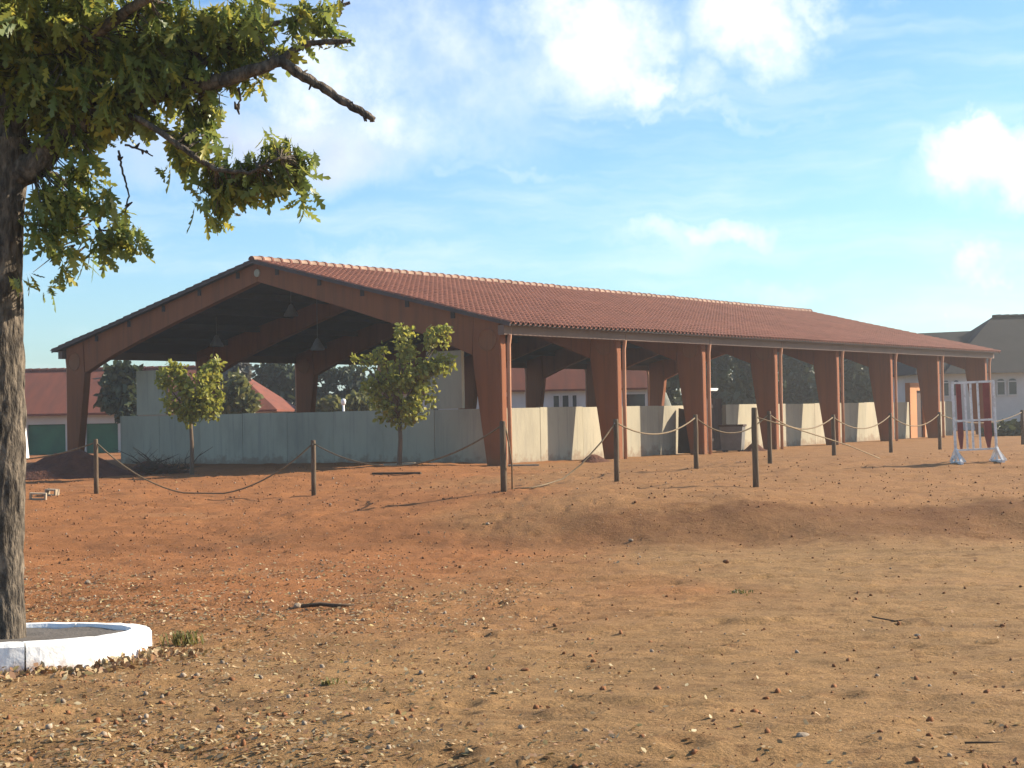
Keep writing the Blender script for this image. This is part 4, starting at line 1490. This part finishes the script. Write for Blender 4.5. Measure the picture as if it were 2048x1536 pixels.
# ------------------------------------------------------------------ the oak and its white ring
YO = 12.5
bo = at(4, 1285, YO)
RX = bo.x
ring_z = gz(RX, YO)
sl_y = (gz(RX, YO + 1.1) - gz(RX, YO - 1.1)) / 2.2
ring = empty('tree_ring', (RX, YO, ring_z), 0, 'low whitewashed concrete ring around the foot of the big oak', 'kerb')
ring.rotation_euler = (math.atan(sl_y) - 0.012, 0, 0)
RO, RI, RH = 1.165, 0.98, 0.235
for k in range(8):
    a0 = -PI / 2 + math.radians(26) + k * PI / 4 + 0.006
    a1 = a0 + PI / 4 - 0.012
    m = MB()
    ns = 9
    prof_ = [(RO + 0.012, -0.15), (RO, RH - 0.03), (RO - 0.02, RH), (RI + 0.02, RH), (RI, RH - 0.03), (RI, -0.15)]
    for i in range(ns + 1):
        a = a0 + (a1 - a0) * i / ns
        for r, z in prof_:
            r2 = r + 0.010 * mnoise.noise(Vector((a * 5, r * 8, z * 9)))
            z2 = z + 0.008 * mnoise.noise(Vector((a * 7, r * 5, 3.0)))
            m.v.append((r2 * math.cos(a), r2 * math.sin(a), z2))
    npf = len(prof_)
    for i in range(ns):
        for j in range(npf):
            j2 = (j + 1) % npf
            m.f.append((i * npf + j, (i + 1) * npf + j, (i + 1) * npf + j2, i * npf + j2))
    m.f.append(tuple(range(npf)))
    m.f.append(tuple(ns * npf + j for j in reversed(range(npf))))
    m.build('kerb_segment', M['limewash'], ring)
m = MB()
nn, rr = 40, 7
for i in range(rr + 1):
    for k in range(nn):
        a = 2 * PI * k / nn
        f = i / rr
        m.v.append((f * (RI + 0.01) * math.cos(a), f * (RI + 0.01) * math.sin(a), 0.20 + 0.022 * mnoise.noise(Vector((f * 4 * math.cos(a), f * 4 * math.sin(a), 1)))))
for i in range(rr):
    for k in range(nn):
        m.f.append((i * nn + k, i * nn + (k + 1) % nn, (i + 1) * nn + (k + 1) % nn, (i + 1) * nn + k))
m.build('soil_fill', M['grey_soil'], ring, True, fix=False)

oak = empty('oak_tree', (RX, YO, ring_z), 0, 'big oak with rough bark and yellow-green lobed leaves at the left', 'tree')
OO = Vector((RX, YO, ring_z))


def opt(px, py, dy=0.0):
    return at(px, py, YO + dy) - OO


# trunk with fine bark ridges
tp = [(4, 1320), (4, 1285), (4, 1150), (5, 950), (4, 760), (4, 560), (8, 430), (14, 340), (20, 280)]
tr = [0.235, 0.195, 0.178, 0.174, 0.17, 0.163, 0.165, 0.178, 0.17]
pts, rad = [], []
for i in range(len(tp) - 1):
    a, b = opt(*tp[i]), opt(*tp[i + 1])
    ns = max(2, int((b - a).length / 0.035))
    for k in range(ns):
        pts.append(a.lerp(b, k / ns))
        rad.append(tr[i] + (tr[i + 1] - tr[i]) * k / ns)
pts.append(opt(*tp[-1]))
rad.append(tr[-1])
m = MB()
seg = 64
for p, r in zip(pts, rad):
    for k in range(seg):
        a = 2 * PI * k / seg
        q = Vector((math.cos(a) * 3.2, math.sin(a) * 3.2, p.z * 1.5))
        d1 = abs(mnoise.noise(q * 2.2)) * 0.022
        d2 = mnoise.noise(Vector((q.x * 5, q.y * 5, p.z * 6))) * 0.008
        rr_ = r - 0.012 + d1 + d2 + 0.02 * mnoise.noise(Vector((math.cos(a), math.sin(a), p.z * 0.9)))
        m.v.append((p.x + rr_ * math.cos(a), p.y + rr_ * math.sin(a), p.z))
for i in range(len(pts) - 1):
    for k in range(seg):
        k2 = (k + 1) % seg
        m.f.append((i * seg + k, i * seg + k2, (i + 1) * seg + k2, (i + 1) * seg + k))
m.build('trunk', M['bark'], oak, True, fix=False)

limbs = [
    ([(20, 330, 0), (24, 200, 0.1), (36, 60, 0.2), (60, -120, 0.3), (90, -420, 0.4), (120, -700, 0.4)], 0.13, 0.04),
    ([(24, 350, 0), (70, 330, -0.05), (120, 275, -0.1), (220, 215, -0.15), (340, 180, -0.2), (455, 160, -0.25), (545, 128, -0.25)], 0.135, 0.045),
    ([(10, 340, 0), (-60, 240, 0.2), (-180, 120, 0.4), (-340, -40, 0.5)], 0.12, 0.04),
    ([(30, 230, 0.1), (130, 110, -0.2), (260, 20, -0.5), (420, -80, -0.7)], 0.07, 0.025),
    ([(20, 260, 0), (60, 160, 0.6), (150, 60, 1.2), (260, -60, 1.6)], 0.07, 0.02),
    ([(60, 335, 0), (110, 350, 0.2), (170, 400, 0.35), (200, 460, 0.4)], 0.03, 0.012),
    ([(220, 215, -0.15), (300, 250, -0.3), (370, 300, -0.35), (430, 340, -0.4), (500, 345, -0.4), (560, 315, -0.4)], 0.032, 0.010),
    ([(340, 180, -0.2), (430, 110, -0.1), (540, 50, 0.0), (640, 20, 0.05), (700, 5, 0.05)], 0.035, 0.012),
]
LIMB_P = []
for chain, r0, r1 in limbs:
    P_ = [opt(*q) for q in chain]
    q = []
    for i in range(len(P_) - 1):
        for k in range(4):
            f = k / 4
            q.append(P_[i].lerp(P_[i + 1], f) + Vector((random.uniform(-1, 1), random.uniform(-1, 1), random.uniform(-1, 1))) * 0.008)
    q.append(P_[-1])
    LIMB_P += [tuple(v) for v in q]
    MB().tube(q, [r0 + (r1 - r0) * i / (len(q) - 1) for i in range(len(q))], 10, wob=0.2).build('limb', M['bark'], oak, True)


# two bare cut branches beyond the foliage, covered in spurs
def bare(chain, r0, r1, spurs):
    P_ = [opt(*q) for q in chain]
    m = MB()
    q = []
    for i in range(len(P_) - 1):
        for k in range(5):
            q.append(P_[i].lerp(P_[i + 1], k / 5) + Vector((random.uniform(-1, 1), 0, random.uniform(-1, 1))) * 0.006)
    q.append(P_[-1])
    m.tube(q, [(r0 + (r1 - r0) * i / (len(q) - 1)) * random.uniform(0.88, 1.12) for i in range(len(q))], 9, wob=0.3)
    for i in range(spurs):
        p = q[random.randrange(2, len(q))]
        d = Vector((random.uniform(-0.5, 0.8), random.uniform(-0.6, 0.6), random.uniform(-1, 1.2))).normalized()
        m.tube([p, p + d * random.uniform(0.03, 0.075)], [0.016, 0.006], 6)
    return m.build('bare_branch', M['bark'], oak, True)


bare([(538, 126, -0.25), (565, 122, -0.25), (600, 150, -0.25), (640, 172, -0.25), (680, 200, -0.25), (720, 222, -0.25), (748, 240, -0.25)], 0.048, 0.026, 26)
bare([(562, 122, -0.25), (585, 102, -0.25), (612, 88, -0.25), (650, 84, -0.25), (700, 82, -0.25)], 0.030, 0.020, 10)
for chain in ([(238, 300, -0.1), (242, 330, -0.1), (250, 360, -0.1), (257, 392, -0.1), (250, 425, -0.1)], [(250, 290, -0.1), (285, 300, -0.1), (306, 312, -0.1)],
              [(478, 175, -0.2), (480, 200, -0.2), (470, 219, -0.2)], [(640, 35, 0), (668, 22, 0), (690, 10, 0)]):
    bare(chain, 0.010, 0.005, 3)

vis = [(120, 60, 130, 90), (330, 70, 150, 90), (500, 55, 110, 75), (600, 20, 80, 40), (60, 150, 90, 110), (180, 180, 150, 80), (340, 165, 120, 70), (460, 130, 80, 55), (520, 165, 26, 26),
       (395, 235, 52, 52), (350, 245, 70, 40), (250, 225, 100, 40), (140, 270, 80, 36),
       (372, 310, 52, 34), (345, 345, 30, 24), (428, 345, 26, 38), (432, 405, 18, 46), (478, 375, 34, 34), (515, 345, 30, 32), (570, 300, 40, 24), (588, 350, 28, 44), (545, 365, 24, 30), (480, 340, 40, 26), (600, 320, 16, 26),
       (100, 400, 40, 50), (95, 470, 40, 50), (150, 440, 50, 50), (215, 430, 44, 44), (235, 480, 50, 34), (160, 500, 60, 46), (95, 540, 34, 26), (220, 530, 24, 34), (285, 488, 14, 14), (170, 385, 40, 30),
       (160, 330, 60, 26), (655, 55, 30, 30), (20, 60, 60, 70)]
P1 = blob_points([(a, b, c, d, 0.0) for a, b, c, d in vis], YO - 0.1, 0.0105, 1.0, 0.55)
dense = blob_points([(200, 100, 240, 100, 0.3), (150, 170, 160, 80, 0.4)], YO, 0.004, 1.6, 0.6)
hidden = blob_points([(-250, 60, 260, 200), (100, -250, 420, 220), (-150, -450, 420, 260), (250, -120, 380, 120), (150, -700, 300, 200), (50, 0, 220, 160, 1.2), (-60, -100, 300, 200, -1.0)], YO, 0.0035, 1.4, 0.5)
rcl = (P1[:, 0] > at(445, 330, YO).x) & (P1[:, 2] < at(445, 265, YO).z)
P1 = P1[rcl | (np.array([mnoise.noise(Vector(q) * 3.1 + Vector((7, 0, 0))) for q in P1]) > -0.15)]
low = (P1[:, 2] < at(200, 330, YO).z) & (P1[:, 0] < at(340, 330, YO).x) & (RNG.random(len(P1)) < 0.25)
P1 = P1[~low]
sprigs = np.concatenate([P1, dense, hidden])
LP, LA = [], []
for s in sprigs:
    n = RNG.integers(5, 9)
    ax = RNG.normal(size=3) + np.array([0.3, 0, -0.7])
    ax /= np.linalg.norm(ax)
    for k in range(n):
        d = RNG.normal(size=3)
        d -= ax * (d @ ax)
        d /= np.linalg.norm(d)
        d = d * 0.75 + ax * 0.6 + np.array([0.1, 0, -0.95])
        d /= np.linalg.norm(d)
        LP.append(s - ax * RNG.uniform(0, 0.20) + RNG.normal(size=3) * 0.012)
        LA.append(d)
LP, LA = np.array(LP), np.array(LA)
Bv = RNG.normal(size=LA.shape)
Bv -= LA * np.sum(LA * Bv, 1, keepdims=True)
Bv /= np.linalg.norm(Bv, axis=1, keepdims=True)
LR_ = np.stack([LA, Bv, np.cross(LA, Bv)], 2)
LS = RNG.uniform(0.12, 0.225, len(LP))
# the 300 leaves that show largest, at the ragged edge against the sky and nearest to the camera, are parts of their own
ppx = LP - np.array([0, 0, EYE])[None]
sx, sy = ppx[:, 0] / ppx[:, 1] * F_PX + 1024, 824 - 0.0 - ppx[:, 2] / ppx[:, 1] * F_PX
inview = (sx > 40) & (sx < 720) & (sy > 0)
score = LP[:, 1] - 0.004 * np.clip(sy, 0, 420) - 100.0 * inview
order = np.argsort(score)
single_ids, rest = order[:300], order[300:]
leaf_mes = [np_mesh('leaf', v, OAK_F, M['oak_leaf']) for v in (OAK_V, OAK_V2)]
for i in single_ids:
    o = link('leaf', leaf_mes[int(i) % 2], oak)
    o.matrix_local = Matrix.Translation(Vector(LP[i]) - OO) @ Matrix([list(r) for r in LR_[i]]).to_4x4() @ Matrix.Scale(LS[i], 4)
for vv, part in ((OAK_V, rest[::2]), (OAK_V2, rest[1::2])):
    o = link('leaves', scatter('leaves', vv, OAK_F, LP[part] - np.array(OO)[None], LR_[part], LS[part], M['oak_leaf']), oak)
    o['kind'] = 'stuff'
# fine twigs that carry the sprays, running back towards the nearest limb
LIMB_P = np.array(LIMB_P)
m = MB()
for s_ in sprigs[:len(P1) + len(dense)]:
    a = Vector(s_) - OO
    dd = np.linalg.norm(LIMB_P - np.array(a)[None], axis=1)
    q = Vector(LIMB_P[dd.argmin()])
    l = min((q - a).length, random.uniform(0.2, 0.6))
    if l < 0.03:
        continue
    b = a + (q - a).normalized() * l
    c = (a + b) / 2 + Vector((random.uniform(-0.03, 0.03), random.uniform(-0.03, 0.03), 0.05 * l))
    m.tube([b, c, a], [0.008, 0.006, 0.003], 4, False)
m.build('twigs', M['bark'], oak, fix=False)['kind'] = 'stuff'

# ------------------------------------------------------------------ what lies on the ground
LIT_V = np.array([(-0.5, 0, 0.0), (-0.1, 0.26, 0.10), (0.28, 0.22, 0.05), (0.5, 0, 0.16), (0.28, -0.22, 0.12), (-0.1, -0.26, 0.05)], float)
LIT_F = np.array([(0, 1, 2, 3), (0, 3, 4, 5)])


def on_ground(n, ylo, yhi, dens):
    """Random ground points, thinned by a density function of (x, y)."""
    Y = ylo * (yhi / ylo) ** RNG.random(n)
    X = (RNG.random(n) * 2 - 1) * (0.36 * Y + 0.4)
    k = RNG.random(n) < dens(X, Y)
    X, Y = X[k], Y[k]
    return X, Y, ground_z(X, Y) + relief(X, Y)


def litter_density(X, Y):
    left = np.clip((-X / (0.33 * Y) + 0.55) / 1.3, 0, 1)
    f = 0.03 + 0.9 * left ** 1.7
    band = np.exp(-((Y - 17.8) / 4.0) ** 2) * np.clip((-X + 0.6) / 2.2, 0, 1)
    nearb = np.clip((9.0 - Y) / 1.8, 0, 1) * 0.40 * (0.25 + 0.75 * left)
    far = np.clip((27 - Y) / 7, 0.05, 1)
    patch = np.clip(vnoise(X, Y, 0.8, 21) + 0.62 + 0.4 * vnoise(X, Y, 2.6, 22), 0.05, 1)
    return np.clip((f * 0.42 + band * 1.0 + nearb * (0.4 + left)) * far * patch, 0, 1)


X, Y, Z = on_ground(150000, 6.4, 40, litter_density)
n = len(X)
R = rand_frames(n)
R[:, 2, 0] *= 0.35
R[:, :, 0] /= np.linalg.norm(R[:, :, 0], axis=1, keepdims=True)
up = np.array([0, 0, 1.0])[None] + RNG.normal(size=(n, 3)) * 0.33
b = np.cross(up, R[:, :, 0])
b /= np.linalg.norm(b, axis=1, keepdims=True)
R = np.stack([R[:, :, 0], b, np.cross(R[:, :, 0], b)], 2)
sc = (0.012 + 0.048 * RNG.random(n) ** 1.6) * (0.62 + 0.022 * Y)
tag(link('leaf_litter', scatter('leaf_litter', LIT_V, LIT_F, np.stack([X, Y, Z + 0.006], 1), R, sc, M['litter'])), 'dry brown leaves strewn over the yard', 'leaves', kind='stuff')

bm = bmesh.new()
bmesh.ops.create_icosphere(bm, subdivisions=1, radius=1)
ROCK_V = np.array([v.co[:] for v in bm.verts]) * RNG.uniform(0.55, 1.3, (12 if len(bm.verts) == 12 else len(bm.verts), 1))
ROCK_F = np.array([[v.index for v in f.verts] for f in bm.faces])
bm.free()


def clod_density(X, Y):
    bank = np.exp(-((Y - 26) / 3.0) ** 2) * 0.5 + np.exp(-((Y - 33) / 6) ** 2) * 0.35
    return np.clip((0.07 + bank * 0.6 + 0.35 * np.clip(-X / 5, 0, 1)) * np.clip(vnoise(X, Y, 0.9, 31) + 0.65, 0.1, 1), 0, 1)


X, Y, Z = on_ground(30000, 6.4, 48, clod_density)
n = len(X)
sc = 0.004 + 0.018 * RNG.random(n) ** 6 + 0.00034 * Y
R = rand_frames(n)
tag(link('soil_clods', scatter('soil_clods', ROCK_V * np.array([[1.25, 1, 0.6]]), ROCK_F, np.stack([X, Y, Z + sc * 0.2], 1), R, sc, M['clod'])), 'loose clods and crumbs of red soil on the yard', 'clods', kind='stuff')
X, Y, Z = on_ground(1500, 6.4, 40, lambda X, Y: np.clip(0.35 - X / Y * 1.6, 0.08, 0.9))
n = len(X)
sc = 0.006 + 0.016 * RNG.random(n) ** 5 + 0.0002 * Y
tag(link('pebbles', scatter('pebbles', ROCK_V, ROCK_F, np.stack([X, Y, Z + sc * 0.3], 1), rand_frames(n), sc, M['stone'])), 'small pale pebbles scattered on the yard', 'pebbles', kind='stuff')

# leaves drifted against the white ring
n = 900
a = RNG.uniform(-PI * 0.95, PI * 0.1, n)
r = RO + 0.03 + np.abs(RNG.normal(size=n)) * 0.16
X, Y = RX + r * np.cos(a), YO + r * np.sin(a)
Z = ground_z(X, Y) + relief(X, Y) + 0.02 + 0.07 * RNG.random(n) * np.exp(-(r - RO) / 0.12)
tag(link('leaf_drift', scatter('leaf_drift', LIT_V, LIT_F, np.stack([X, Y, Z], 1), rand_frames(n), RNG.uniform(0.04, 0.09, n), M['litter'])), 'dead leaves drifted against the foot of the white ring', 'leaves', kind='stuff')


def tuft(px, py, n, h, lab, spread=0.1, mat='weed'):
    p = ground_hit(px, py)
    root = empty('weed_tuft', p, 0, lab, 'weed', 'weeds in the yard')
    m = MB()
    for i in range(n):
        a = random.uniform(0, 2 * PI)
        b = Vector((random.gauss(0, spread), random.gauss(0, spread), 0))
        l = h * random.uniform(0.5, 1.2)
        t = Vector((math.cos(a), math.sin(a), 0))
        s = Vector((-t.y, t.x, 0)) * 0.006
        c = b + t * l * 0.3 + Vector((0, 0, l * 0.7))
        e = b + t * l * 0.8 + Vector((0, 0, l * 0.75))
        m.add([b - s, b + s, c + s * 1.3, c - s * 1.3, e], [(0, 1, 2, 3), (3, 2, 4)])
    m.build('blades', M[mat], root, fix=False)['kind'] = 'stuff'


tuft(366, 1290, 90, 0.13, 'low green weed beside the white ring', 0.07)
tuft(70, 1345, 30, 0.10, 'small dry weed at the front of the white ring', 0.08)
tuft(1480, 1190, 40, 0.07, 'small olive weed beside the pale flat stone', 0.07)
tuft(660, 1372, 30, 0.06, 'small dark weed in the foreground litter', 0.05)

# ------------------------------------------------------------------ scattering volume added to imitate lens glare
hz = MB().box((-1040, -45, -1.9), (1040, 760, 10.5)).build('glare_haze', M['white'])
hz['kind'] = 'stuff'
hm = bpy.data.materials.new('glare_haze')
hm.use_nodes = True
nt = hm.node_tree
nt.nodes.clear()
_o = nt.nodes.new('ShaderNodeOutputMaterial')
_v = nt.nodes.new('ShaderNodeVolumePrincipled')
_v.inputs['Density'].default_value = 0.0009
_v.inputs['Color'].default_value = (0.96, 0.94, 0.90, 1)
_v.inputs['Anisotropy'].default_value = 0.6
nt.links.new(_v.outputs[0], _o.inputs['Volume'])
hz.data.materials.clear()
hz.data.materials.append(hm)
